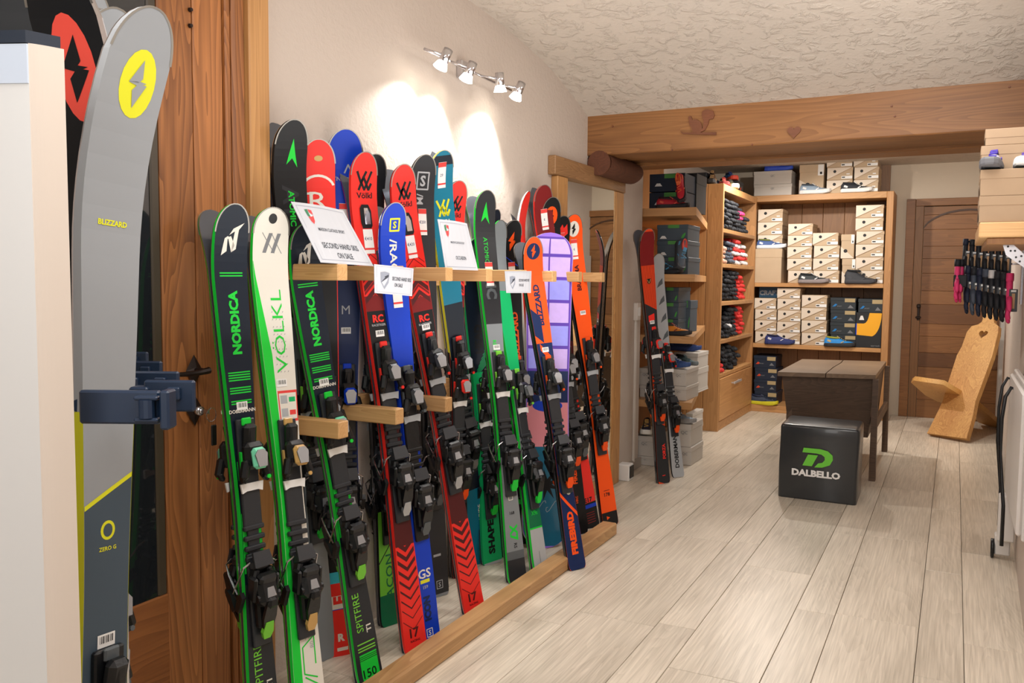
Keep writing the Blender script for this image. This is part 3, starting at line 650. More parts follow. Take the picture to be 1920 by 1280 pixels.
def g_head(s):
    L=s.L; s.band(0,L*.60,-1,1,EMER,h=.0003); s.text('HEAD',L*.70,.040,SBLK,'up',bold=.06); 
    for k in range(9): s.band(L*.60+k*.008,L*.60+k*.008+.004,-1+.2*k,1,EMER,slant=.9)
    s.text('G',L*.575,.03,SBLK,'across',bold=.04); s.text('SHAPE',.13,.036,SBLK,'up',bold=.05,sx=1.25); s.text('V8',.33,.03,SBLK,'up',bold=.05); s.band(.44,.475,-.3,.3,SBLK); s.band(.0,.012,-1,1,LGRY)
def g_atomic2(s):
    L=s.L; s.poly(L-.1,0,AT,GRN,.052); s.text('ATOMIC',L-.255,.021,GRN,'down',u=-.004,bold=.0); s.text('MC',L-.42,.055,MGRY,'down',u=.002,bold=.05); s.band(L*.50,L*.66,-1,1,SGRY,h=.0003)
    s.text('REDSTER',L*.59,.018,GRN,'down',u=-.008); s.band(0,L*.32,-1,1,SGRY,h=.0003); s.band(0,.10,-1,1,ANTH,h=.0006); s.band(.10,.135,-1,1,MGRY,h=.0006)
    s.text('X7',.215,.042,GRN,'down',bold=.05); s.text('RS',.158,.016,SBLK,'down',u=.004); s.text('168',.30,.014,SBLK,'across'); s.poly(.37,0,stroke([(-.01,-.014),(.01,-.014),(.01,.014),(-.01,.014),(-.01,-.014)],.003),SWH); s.band(.0,.012,-.6,-.2,EMER,h=.001)
def g_x9(s):
    L=s.L; s.band(0,.20,-1,1,LGRY,h=.0003); s.band(.20,.207,-1,1,GRN,h=.0008); s.band(.207,.42,-1,1,DGRN,h=.0003); s.text('X9s',.27,.020,GRN,'across',bold=.02); s.band(.31,.312,-.5,.5,LGRY); s.band(.35,.352,-.5,.5,LGRY)
    s.band(L*.5,L*.8,-1,1,EMER,h=.0003); s.poly(.07,0,[[(-.001,-.03),(.001,-.03),(.001,.03),(-.001,.03)]],MGRY)
def g_bz(s):
    L=s.L; s.poly(L-.1,0,BZ,ORG,.06); s.band(L-.195,L-.190,-1,1,BLUE,slant=-.7); s.text('BLIZZARD',L*.66,.036,ORG,'up',bold=.04)
    s.band(L-.31,L-.295,-1,1,ORG)
    for k in range(3): s.band(L*.50+k*.02,L*.50+k*.02+.008,-1,1,ORG,slant=-.6)
def g_fire(s):
    L=s.L; s.poly(L-.065,0,[ell(0,0,.036,.036)],DBLU,h=.0006); s.poly(L-.065,0,BZ,ORG,.038,h=.0012); s.text('BLIZZARD',L-.31,.032,DBLU,'up',bold=.04)
    s.band(L*.13,L*.68,-1,1,DBLU,h=.0003); s.band(L*.68,L*.76,-1,.0,DBLU,slant=-.9,h=.0004)
    s.band(L*.60,L*.62,-.2,1,ORG,slant=-1.2,h=.0006); s.band(L*.64,L*.66,-.6,1,ORG,slant=-1.2,h=.0006); s.band(0,L*.13,-1,1,DBLU,h=.0003)
    s.text('V',L*.595,.03,SWH,'across',bold=.05); s.text('FIREBIRD',.165,.034,ORG,'up',bold=.06,sx=1.15); s.band(.285,.305,-1,1,ORG,slant=-1.3,h=.0007); s.poly(.35,.01,[ell(0,0,.012,.014,8)],SWH); s.band(.02,.0205,-1,1,SBLK)
    s.band(.40,.43,-1,1,ANTH)
def g_dred(s):
    L=s.L; s.band(0,L*.55,-1,1,RED,h=.0003); s.band(0,.14,-1,1,SBLK,h=.0005); s.text('E17',.155,.026,SBLK,'across',bold=.04); s.band(.11,.13,-1,1,BLUE,h=.0007)
    s.band(.4,.46,-1,1,DBLU,h=.0006)
    for k in range(5): s.band(.03+k*.013,.03+k*.013+.004,-.5,.6,DRED,h=.0008)
def g_bd(s):
    L=s.L; s.poly(L-.09,0,[ell(0,0,.036,.045)],ORG,h=.0006); s.poly(L-.09,0,BZ,SBLK,.042,h=.0012); s.text('FIREBIRD',.33,.026,ORG,'up',bold=.04); s.band(L*.3,L*.8,-1,1,MGRY,h=.0002); s.text('HRC',.18,.014,ORG,'up')
def g_redtip(s):
    L=s.L; s.poly(L-.075,0,[[(-.04,-.02),(-.03,.03),(-.012,.01),(0,.03),(.012,.01),(.03,.03),(.04,-.02),(0,-.045)]],RED); s.band(.3,s.L*.6,-1,1,MRED,h=.0003)
def g_or(s):
    L=s.L; s.poly(L-.075,0,[ell(0,0,.034,.04)],SWH,h=.0006); s.poly(L-.075,0,BZ,SBLK,.04,h=.0012); s.text('BRAHMA',L-.33,.026,MRED,'up',bold=.04); s.band(0,.075,-1,1,SBLK,h=.0004); s.text('178',.17,.02,SBLK,'across'); s.band(.19,.193,-.4,.4,MRED); s.poly(.045,-.01,[[(-.01,-.01),(.01,.0),(-.01,.01)]],ORG)
    s.band(L*.42,L*.425,-.3,.3,SBLK)
def g_forza(s):
    L=s.L
    for k in range(9): s.band(L*.64,L-.03,-.92+k*.22,-.86+k*.22,DRED,h=.0005)
    s.band(L*.86,L-.02,-1,1,DRED,h=.0004)
    s.poly(L*.80,0,[[(-.016,.014),(.016,.014),(.012,-.010),(0,-.022),(-.012,-.010)]],SBLK,h=.001); s.poly(L*.80,0,stroke([(-.012,.01),(0,-.014),(.012,.01)],.003),GOLD,h=.0014)
    s.band(L*.42,L*.70,-1,1,ANTH,h=.0006,slant=-.55); s.band(L*.595,L*.62,-.6,.5,RED,h=.001,slant=.3); s.band(L*.645,L*.67,-.6,.5,RED,h=.001,slant=.3); s.band(0,L*.24,-1,1,ANTH,h=.0006,slant=-.55); s.text('FORZA',.21,.024,RED,'up',u=.016,bold=.04); s.text('FORZA',L*.53,.012,RED,'across'); s.band(.05,.055,-.2,.3,RED,h=.001)
    s.text('70',L*.29,.04,SBLK,'up')
def g_dob(s):
    L=s.L; s.text('DOBERMANN',.185,.032,SBLK,'up',bold=.03,sx=.95); 
    for k in range(5): s.poly(L*.55+k*.12,.015,[[(-.03,-.03),(.02,.0),(.02,.04),(-.01,.01)]],MGRY)
def g_blank(s): pass
W1=(.098,.067,.109)
ski_pair('dark navy and green ski lettered NORDICA, leftmost in the rack',(497,1400),(442,381),W1,NAVY,GRN,g_nordica(.545),'green',.545,stk=.635,xt=-1.74)
ski_pair('white and bright green ski lettered VÖLKL, second from the left in the rack',(583,1375),(514,388),(.108,.082,.124),SWH,GRN,g_vta,'gold',.53,stk=.665,xt=-1.77,tipround=.6)
ski_pair('tall black ski with green arrow and ATOMIC lettering at the left of the rack',(604,1235),(553,223),(.10,.070,.125),SBLK,SBLK,g_atomic_big,'lime',.53,xt=-1.82)
ski_pair('red ski with a white R ring on its tip beside the black arrow ski',(640,1225),(598,260),(.092,.068,.118),RED,SBLK,g_rossi,'plain',.5,xt=-1.85,th_az=14)
ski_pair('broad blue ski tip lettered DYNASTAR with navy lower half',(-1.90,2.42,0),(650,241),(.10,.080,.130),BLUE,DBLU,g_dyna,'blue',.50,th_az=12,xt=-1.86,tag_t=1.30,stk=.62,tx='€20')
ski_pair('dark ski lettered NORDICA and SPITFIRE 150, its tip behind the large sign',(692,1276),(574,418),W1,NAVY,GRN,g_nordica(.575),'green',.575,stk=.665,xt=-1.79)
ski_pair('red RC ski with zigzag logo, nearer of the two long red ones, tail marked 17',(777,1220),(686,284),W1,RED,RED,g_rc,'volkl',.57,tag_t=1.29,stk=.645,xt=-1.80,tx='€410')
ski_pair('royal blue ski lettered S/RACE with GS at the tail',(803,1198),(742,379),(.092,.066,.108),BLUE,BLUE,g_srace,'plain',.575,xt=-1.72,tag_t=1.31,tx='€350')
ski_pair('black ski with lime green tail lettered DEACON standing behind the near red ski',(-1.86,2.62,0),(706,288),(.10,.078,.118),SBLK,SBLK,g_deacon,'plain',.48,xt=-1.88)
ski_pair('red RC ski with zigzag logo, farther of the two long red ones, tail marked 17',(888,1148),(757,307),W1,RED,RED,g_rc,'volkl',.585,tag_t=1.29,stk=.655,xt=-1.80,tx='€420')
ski_pair('charcoal ski with a square S badge on its tip',(-1.86,2.95,0),(800,289),(.115,.088,.124),ANTH,SBLK,g_salo,'plain',.50,xt=-1.86,tag_t=1.26,tx='€250')
ski_pair('teal ski with yellow zigzag mark and a price tag on its curled tip',(896,1055),(832,281),(.10,.080,.118),TEAL,YEL,g_teal,'volkl',.53,xt=-1.84,tag_t=1.10,tx='29')
ski_pair('short red ski with zigzag mark right of the teal ski',(-1.90,3.20,0),(862,338),(.095,.068,.112),RED,SBLK,lambda s:(g_rc(s),s.band(0,s.L*.55,-1,1,SBLK,h=.0012)),'red',.50,xt=-1.86,tag_t=1.22)
ski_pair('emerald ski lettered SHAPE at its tail with a dark tip',(921,1055),(895,445),(.112,.078,.122),NAVY,EMER,g_head,'lime',.50,xt=-1.86)
ski_pair('grey and green ski with green arrow and X7 at its tail',(968,1090),(914,356),W1,ANTH,GRN,g_atomic2,'lime',.53,xt=-1.82,tag_t=1.36,stk=.60,tx='€450')
ski_pair('dark slender ski with red and blue flashes between the emerald and grey skis',(-1.86,3.56,0),(932,392),(.09,.066,.10),NAVY,SBLK,lambda s:(s.band(.05,.3,-1,1,DBLU),s.band(.3,.34,-1,1,RED,slant=.6),s.text('RS',.4,.03,RED,'up')),'plain',.5,xt=-1.88,th_az=55)
ski_pair('green ski with light grey tail marked X9',(1012,1075),(940,412),(.10,.068,.110),SGRY,GRN,g_x9,'lime',.51,xt=-1.86,th_az=52)
ski_pair('black ski with an orange flash and BLIZZARD in orange behind the small sign',(-1.86,3.78,0),(965,412),W1,SBLK,SBLK,g_bz,'orange',.53,xt=-1.84,tag_t=1.25,stk=.56)
ski_pair('orange and blue ski lettered FIREBIRD standing outside the floor kerb',(1080,1066),(1001,443),W1,ORG,SBLK,g_fire,'orange',.575,stk=.66,xt=-1.72)
ski_pair('white and red ski tip leaning behind the purple snowboard',(-1.84,3.86,0),(992,358),(.1,.075,.105),RED,SWH,g_blank,'plain',.5,xt=-1.87,th_az=72)
ski_pair('dark red ski with a price tag and E17 at its tail',(1108,988),(1020,346),(.10,.07,.112),DRED,RED,g_dred,'plain',.5,xt=-1.84,tag_t=1.17)
ski_pair('black ski tip with an orange disc behind the purple snowboard',(1085,1000),(1037,369),(.105,.075,.118),SBLK,SBLK,g_bd,'orange',.5,xt=-1.82,tag_t=1.2)
ski_pair('black ski tip with red crown shapes and a price tag',(-1.80,4.30,0),(1057,404),(.1,.07,.112),SBLK,SBLK,g_redtip,'plain',.5,xt=-1.80,tag_t=1.14)
ski_pair('long bright orange ski with white disc, rightmost in the rack before the mirror',(1143,984),(1077,401),(.104,.074,.118),ORG,SBLK,g_or,'orange',.55,xt=-1.78,tag_t=1.18,stk=.69)
ski_pair('orange wood-grain ski lettered FORZA leaning by the shoe shelves',(1243,905),(1217,428),W1,cm('wood_red',(226,72,28)),SBLK,g_forza,'red',.56,xt=-1.72,stk=.64)
ski_pair('silver ski lettered DOBERMANN leaning right of the orange wood-grain ski',(1270,894),(1236,475),W1,LGRY,SBLK,g_dob,'red',.53,xt=-1.80,rear=False)
# ---- snowboard
def snowboard():
    A=on(1033,1028,z=0); A.x=-1.74; T=on(1030,438,x=-1.80)
    a=(T-A).normalized(); tc=Vector((-A.x,-A.y,0)).normalized(); n=Matrix.Rotation(R(12),3,'Z')@tc; n=(n-a*n.dot(a)).normalized(); u=a.cross(n); L=(T-A).length
    M=Matrix((u,a,n)).transposed().to_4x4(); M.translation=A
    r=empty('snowboard',None,'purple and blue snowboard with a glass-block print standing in the rack','snowboard',M=M)
    s=Ski(L,(.235,.20,.255),.03,.2,.5,.012)
    s.width=lambda t: (lambda e:(.215+.03*abs(t/L-.5)*2)*math.sqrt(max(1e-4,1-(max(0,.13-e)/.13)**2.4)))(min(t,L-t))
    PUR=cm('board_purple',(150,110,220)); PK=cm('board_pink',(222,140,150)); GLP=mat('board_block',(198,170,236),.3,0,.5,vary=40); GLB=mat('board_block_blue',(150,150,240),.3,0,.5,vary=40); DP=cm('board_joint',(92,62,170)); TB=mat('board_teal',(20,100,130),.3,0,.5,vary=14)
    s.body(r,PUR,SWH)
    zs=L*.56
    s.band(zs,L-.02,-.97,.97,DP,h=.0003)
    for i in range(6):
        t0=zs+.012+i*(L-zs)/6
        for j in range(2):
            f0=-.93+j*.95; s.band(t0,min(t0+(L-zs)/6-.016,L-.03),f0,f0+.88,(GLP if (i+j)%2 or i>3 else GLB),h=.0006)
            pass
    s.band(L*.46,zs,-.97,.97,DBLU,h=.0003); s.band(L*.32,L*.46,-.97,.97,PK,h=.0003); s.band(0.01,L*.32,-.97,.97,TB,h=.0003)
    s.poly(L*.45,0,[ell(0,0,.075,.03)],BLUE,h=.0006); s.poly(L*.455,0,[ell(0,0,.022,.018)],SBLK,h=.001)
    s.poly(L*.2,0,[[(.08*k*math.cos(t),.08*k*math.sin(t)) for t,k in [(2*math.pi*i/18,1 if i%2 else .35) for i in range(18)]]],SBLK,h=.0006)
    q=[]
    for c0 in(-.03,.03): q+=stroke([(c0+.03*math.cos(t),-.09+.02*math.sin(t*2)-.01*t) for t in [i*.5 for i in range(9)]],.002)
    s.poly(L*.2,0,q,LGRY,h=.0008)
    s.flush(r)
snowboard()
# ================================================================= DISPLAY STAND AT THE LEFT
AL=mat('anodised_panel',(222,224,224),.35,.2); ALb=mat('beige_profile',(206,194,182),.4); DBP=mat('blue_black_plastic',(24,42,66),.38); 
st=empty('display_stand',(-1.0,.68,0),'tall pale aluminium ski display stand with dark blue clamps at left edge','display stand')
pA=on(68,600,y=.72); pB=on(134,600,y=.76)
cx,cy=pA.x,pA.y; DZ=on(100,84,y=.74).z-1.512
cb=MB(); cb.prism([(cx-.35,cy-.12),(cx,cy),(cx+.005,cy+.002),(pB.x,pB.y),(pB.x*1.06-.012,pB.y*1.06),(cx-.36,cy+.05)],1.515+DZ,Matrix.Translation((0,0,.7575+DZ/2)))
# front panel and rounded side profile
lpart(MB().prism([(cx-.4,cy-.16),(cx,cy),(cx-.01,cy+.03),(cx-.41,cy-.13)],1.50+DZ,Matrix.Translation((0,0,.75+DZ/2))),'front_panel',AL,st)
d=(pB-pA); 
pts=[(cx+.001,cy+.001)]
for i in range(9):
    t=i/8; pts.append((cx+d.x*(.0+t),cy+d.y*t-.006*math.sin(math.pi*t)))
pts+=[(pB.x*1.04-.012,pB.y*1.04),(cx-.02,cy+.04)]
lpart(MB().prism(pts,1.512+DZ,Matrix.Translation((0,0,.756+DZ/2))),'side_profile',ALb,st)
lpart(MB().prism([(cx-.42,cy-.17),(cx+.0,cy-.003),(pB.x-.004,pB.y-.002),(pB.x*1.06-.014,pB.y*1.06),(cx-.45,cy+.0)],.016,Matrix.Translation((0,0,1.52+DZ))),'top_cap',mat('cap_plastic',(34,44,58),.3),st)
lpart(MB().prism([(cx-.4,cy-.163),(cx,cy-.002),(cx,cy),(cx-.4,cy-.16)],.05,Matrix.Translation((0,0,1.486+DZ))),'highlight_band',mat('highlight_blue_white',(196,208,224),.25),st)  # bluish-white highlights under the cap, put into the strip's colour
def clamp(px,py,y,k=1,first=False):
    c=on(px,py,y=y); e=(rt*1).normalized(); e=Vector((e.x,e.y,0)).normalized(); nn=Vector((-e.y,e.x,0))
    M=Matrix((e,nn,Vector((0,0,1)))).transposed().to_4x4(); M.translation=c
    mb=MB()
    if first:
        mb.box((-.055,-.006,0),(.115,.014,.048),b=.003).box((.014,-.010,-.002),(.014,.03,.056),b=.003)
        mb.box((-.012,-.018,.015),(.034,.016,.006),b=.002).box((-.012,-.018,-.016),(.034,.016,.006),b=.002).cyl((-.012,-.020,-.013),(-.012,-.020,.013),.011,.011,12)
    else:
        mb.box((-.04,0,0),(.08,.012,.05),b=.003).box((-.085,0,0),(.03,.03,.03),b=.003).box((-.03,-.010,.005),(.02,.01,.02),b=.002)
    mb.v=[tuple(M@Vector(v)) for v in mb.v]; return lpart(mb,'ski_clamp',DBP,st)
clamp(302,762,.86,first=True); clamp(366,742,.98); clamp(336,722,1.10); clamp(304,700,1.22); clamp(278,680,1.36)
lpart(MB().tube([tuple(on(150,760,y=.9)),tuple(on(262,690,y=1.5))],.012,8),'clamp_rail',DBP,st)
def g_bzg(full):
    def g(s):
        L=s.L; s.poly(L-.118,.006,[ell(0,0,.034,.054)],YEL,h=.0006); s.poly(L-.118,.006,BZ,LG2,.050,h=.0014,rot=.15); s.edge(.02,L*.62,YEL)
        s.text('BLIZZARD',L-.345,.0095,YEL,'across',bold=.04); 
        z=L*.54; s.band(0.01,z,-1,1,SLT,h=.0003,slant=.5); s.band(z,z+.008,-1,1,YEL,h=.0006,slant=.5)
        s.poly(z-.06,0,[ell(0,0,.014,.016)],YEL,h=.0006); s.poly(z-.06,0,[ell(0,0,.009,.011)],SLT,h=.0009); s.text('ZERO G',z-.09,.007,YEL,'across')
    return g
LG2=cm('ski_pale_grey',(150,154,158)); SLT=cm('ski_slate',(70,84,96))
def disp(lab,bot,ybot,tip,ytip,w,deck,side,g,az,R0=.10,Lr=.40,st=None,rear=False,tag_t=None,bind=True,bt=.34):
    B=on(*bot,y=ybot); T=on(*tip,y=ytip); a=(T-B); A=B+a*((0.02-B.z)/a.z); 
    return ski_pair(lab,tuple(A),tuple(T),w,deck,side,g,'plain',bt,th_az=az,R0=R0,Lr=Lr,rear=rear,tipround=.8,bind=bind,stk=st,thick=.02)
disp('pale grey ski with a yellow disc and yellow edge, frontmost on the display stand',(222,1100),.93,(290,14),1.0,(.105,.092,.128),LG2,LGRY,g_bzg(1),38,st=.40,bt=.335)
disp('pale grey ski second behind the frontmost yellow-disc ski on the display stand',(188,1100),1.04,(222,16),1.12,(.105,.092,.128),LG2,LGRY,g_bzg(1),38,bt=.33)
disp('pale grey ski third behind the frontmost yellow-disc ski on the display stand',(196,1100),1.17,(190,18),1.26,(.105,.092,.128),LG2,LGRY,g_bzg(1),38,bt=.33)
disp('pale grey ski deepest on the stand, its yellow disc near the top edge',(190,1100),1.32,(178,-18),1.42,(.105,.092,.128),LG2,LGRY,g_bzg(1),38,bt=.33)
def g_rb(s):
    L=s.L; s.poly(L-.17,.0,[ell(0,0,.038,.085)],cm('coral_red',(238,84,70)),h=.0006); s.poly(L-.17,0,BZ,SBLK,.07,h=.0014)
disp('black ski with a coral red disc standing just behind the pale column',(156,1100),.97,(82,-92),.94,(.105,.092,.13),SBLK,CHR,g_rb,-34,R0=.15,Lr=.46,bind=False)
disp('black and red ski tip above the pale column, leftmost of the stand',(80,1100),1.0,(36,-34),1.0,(.1,.085,.12),SBLK,RED,g_rb,-20,R0=.08,bind=False)
# ================================================================= SIGNS
PAP=mat('laminated_paper',(208,212,220),.25,0,.3); DG=mat('sign_grey_ink',(58,62,72),.6); SG=mat('shield_green',(60,130,90),.6); SR=mat('shield_red',(226,70,70),.6); LB=mat('sign_border',(150,156,170),.6)
def sign(q,xs_,lab,lines,big=True):
    c=[on(px,py,x=x) for (px,py),x in zip(q,xs_)]   # tl,tr,br,bl
    root=empty('paper_sign',tuple((c[2]+c[3])/2),lab,'sign')
    nrm=(c[1]-c[0]).cross(c[3]-c[0]).normalized()
    if nrm.x<0: nrm=-nrm
    def P(u,v,h=0):  # u 0..1 left-right, v 0..1 bottom-top
        return c[3]*(1-u)*(1-v)+c[2]*u*(1-v)+c[0]*(1-u)*v+c[1]*u*v+nrm*(h+.006*math.sin(math.pi*u)*v)
    def grid(name,m,u0,u1,v0,v1,h,th=None,parent=root):
        mb=MB(); n=8
        for hh in ([h] if not th else [h,h+th]):
            k=len(mb.v); mb.v+=[P(u0+(u1-u0)*i/n,v,hh) for i in range(n+1) for v in(v0,v1)]; mb.f+=[(k+2*i,k+2*i+1,k+2*i+3,k+2*i+2) for i in range(n)]; mb.m+=[0]*n
        return lpart(mb,name,m,parent)
    grid('paper',PAP,0,1,0,1,0,.0012)
    e=.05
    for a in((e,1-e,e,e+.008),(e,1-e,1-e-.008,1-e),(e,e+.005,e,1-e),(1-e-.005,1-e,e,1-e)): grid('border',LB,*a,.0016)
    W_=(c[2]-c[3]).length; Hh=(c[0]-c[3]).length
    def tx(t,u,v,h,m,bold=.012,k=.72):
        vv,f=font2d(t,bold); mb=MB(); mb.add([P(u+x*h*k/W_,v+y*h/Hh,.002) for x,y in vv],f); lpart(mb,'lettering',m,root)
    def pol(pts,m,u,v,s):
        mb=MB(); mb.add([P(u+x*s/W_,v+y*s/Hh,.0022) for x,y in pts],[tuple(range(len(pts)))]); lpart(mb,'emblem',m,root)
    for t,u,v,h,b in lines: tx(t,u,v,h*Hh,DG)
    if big:
        s=Hh*.13; u,v=.22,.78
        pol([(-.6,.8),(-.1,.9),(-.1,-.1),(-.5,.0)],SG,u,v,s); pol([(.0,.9),(.6,.8),(.55,.2),(.0,.5)],SR,u,v,s); pol([(-.45,-.1),(.5,.1),(.35,-.6),(0,-1),(-.3,-.7)],SR,u,v,s); pol([(-.08,.4),(.5,.0),(-.05,-.05)],WHT,u,v,s)
    else:
        s=Hh*.34; u,v=.24,.5
        pol([(-.7,.7),(0,.8),(.7,.7),(.65,-.3),(0,-1),(-.65,-.3)],LB,u,v,s); pol([(-.6,.1),(.6,.55),(.6,.3),(-.55,-.3)],DG,u,v,s*1.0); pol([(-.5,-.3),(.5,.2),(.4,-.1),(-.1,-.7)],PAP,u,v,s)
    return root
sign([(545,378),(643,395),(700,499),(601,492)],[-1.74,-1.74,-1.655,-1.655],'large tilted white paper reading SECOND HAND SKIS ON SALE',[('MAISON CLATAUD SPORT',.5,.57,.055,0),('SECOND HAND SKIS',.52,.30,.095,0),('ON SALE',.52,.14,.095,0)])
sign([(820,411),(875,419),(896,507),(835,505)],[-1.72,-1.72,-1.655,-1.655],'white paper reading OCCASION standing on the rack arms',[('MAISON CLATAUD SPORT',.5,.55,.045,0),('OCCASION',.52,.24,.075,0)])
sign([(701,495),(775,503),(772,555),(702,549)],[-1.635]*4,'small white card with a shield reading SECOND HAND SKIS, hung between the two red skis',[('SECOND HAND SKIS',.68,.56,.13,0),('ON SALE',.60,.34,.13,0)],False)
sign([(946,508),(996,508),(995,549),(949,549)],[-1.635]*4,'smaller white card with a shield reading SECOND HAND SKIS, hung left of the orange ski',[('SECOND HAND SKIS',.69,.58,.12,0),('ON SALE',.58,.36,.12,0)],False)
# ================================================================= SHELVING (back room)
YF=8.84
bu=empty('shelving_unit',(-1.2,9.0,0),'wide wooden shoe shelving unit against the back wall','shelving unit')
lpart(box3(-.607,-.545,YF,9.29,0,2.17,.004),'side_panel',WUz,bu)
lpart(box3(-1.90,-1.84,YF,9.29,0,2.17,.004),'side_panel',WUz,bu)
for z,t in((2.17,.06),(1.302,.040),(.69,.040),(.07,.07)):
    lpart(box3(-1.84,-.607,YF+.003,9.26,z-t,z,.003),'shelf',WU,bu)
for i in range(6): lpart(box3(-1.84+i*.2055,-1.84+(i+1)*.2055-.003,9.26,9.285,0,2.5 if i<6 else 2.1,.002),'back_board',WUd,bu)
lpart(box3(-.60,-.30,9.285,9.305,2.3,2.5),'ceiling_strip',WUd,bu) if 0 else None
su=empty('side_shelving_unit',(-2.0,8.1,0),'tall narrow wooden unit with glove cubbies and a bottom drawer','shelving unit')
XS=-1.80
lpart(box3(-2.36,-2.085,7.44,7.475,0,2.15,.003),'end_board',WUz,su); lpart(box3(-2.082,-1.94,7.44,7.475,0,2.15,.003),'end_board',WUz,su); lpart(box3(-1.937,XS,7.44,7.475,0,2.15,.003),'end_board',WUz,su)
lpart(box3(-2.3,XS,8.79,8.835,0,2.15,.003),'side_panel',WUz,su)
SH=[2.15,1.77,1.467,1.135,.80,.50]
for i,z in enumerate(SH): lpart(box3(-2.3,XS-.003,7.476,8.789,z-(.06 if i==0 else .035),z,.003),'shelf',WUy,su)
lpart(box3(-2.33,-2.30,7.476,8.8,0,2.12),'back_panel',WUd,su)
dr=lpart(box3(XS-.02,XS+.004,7.49,8.78,.085,.46,.004),'drawer_front',WUy,su)
hb=MB().box((XS+.03,8.05,.385),(.012,.30,.022),b=.003).box((XS+.015,7.92,.385),(.03,.012,.012)).box((XS+.015,8.18,.385),(.03,.012,.012))
o=hb.build('drawer_handle',mat('alu_handle',(214,214,216),.35,.6),dr); o.data.transform(Matrix.Translation(-su.location))
lpart(box3(XS-.03,XS-.006,7.476,8.789,0,.08,.003),'plinth',WUy,su)
# corner shelves with slanted ends
def cshelf(z,lab,bl=.05):
    r=empty('corner_shelf',(-1.9,6.5,z-bl),lab,'shelf')
    M=Matrix.Translation((0,0,z-bl/2)); lpart(MB().prism([(-1.975,5.785),(-1.585,5.80),(-1.93,7.43),(-2.36,7.43),(-2.36,5.785)],bl,M),'shelf_board',WU,r); return r
cshelf(1.812,'top slanted corner shelf with navy boxes and red shoes',.055); cshelf(1.357,'second slanted corner shelf with grey-blue boxes'); cshelf(.93,'third slanted corner shelf with the orange shoe'); cshelf(.473,'lowest slanted corner shelf with white shoe boxes')
struct('trim_1',box3(-2.37,-2.33,5.77,7.43,0,2.5),WUd)
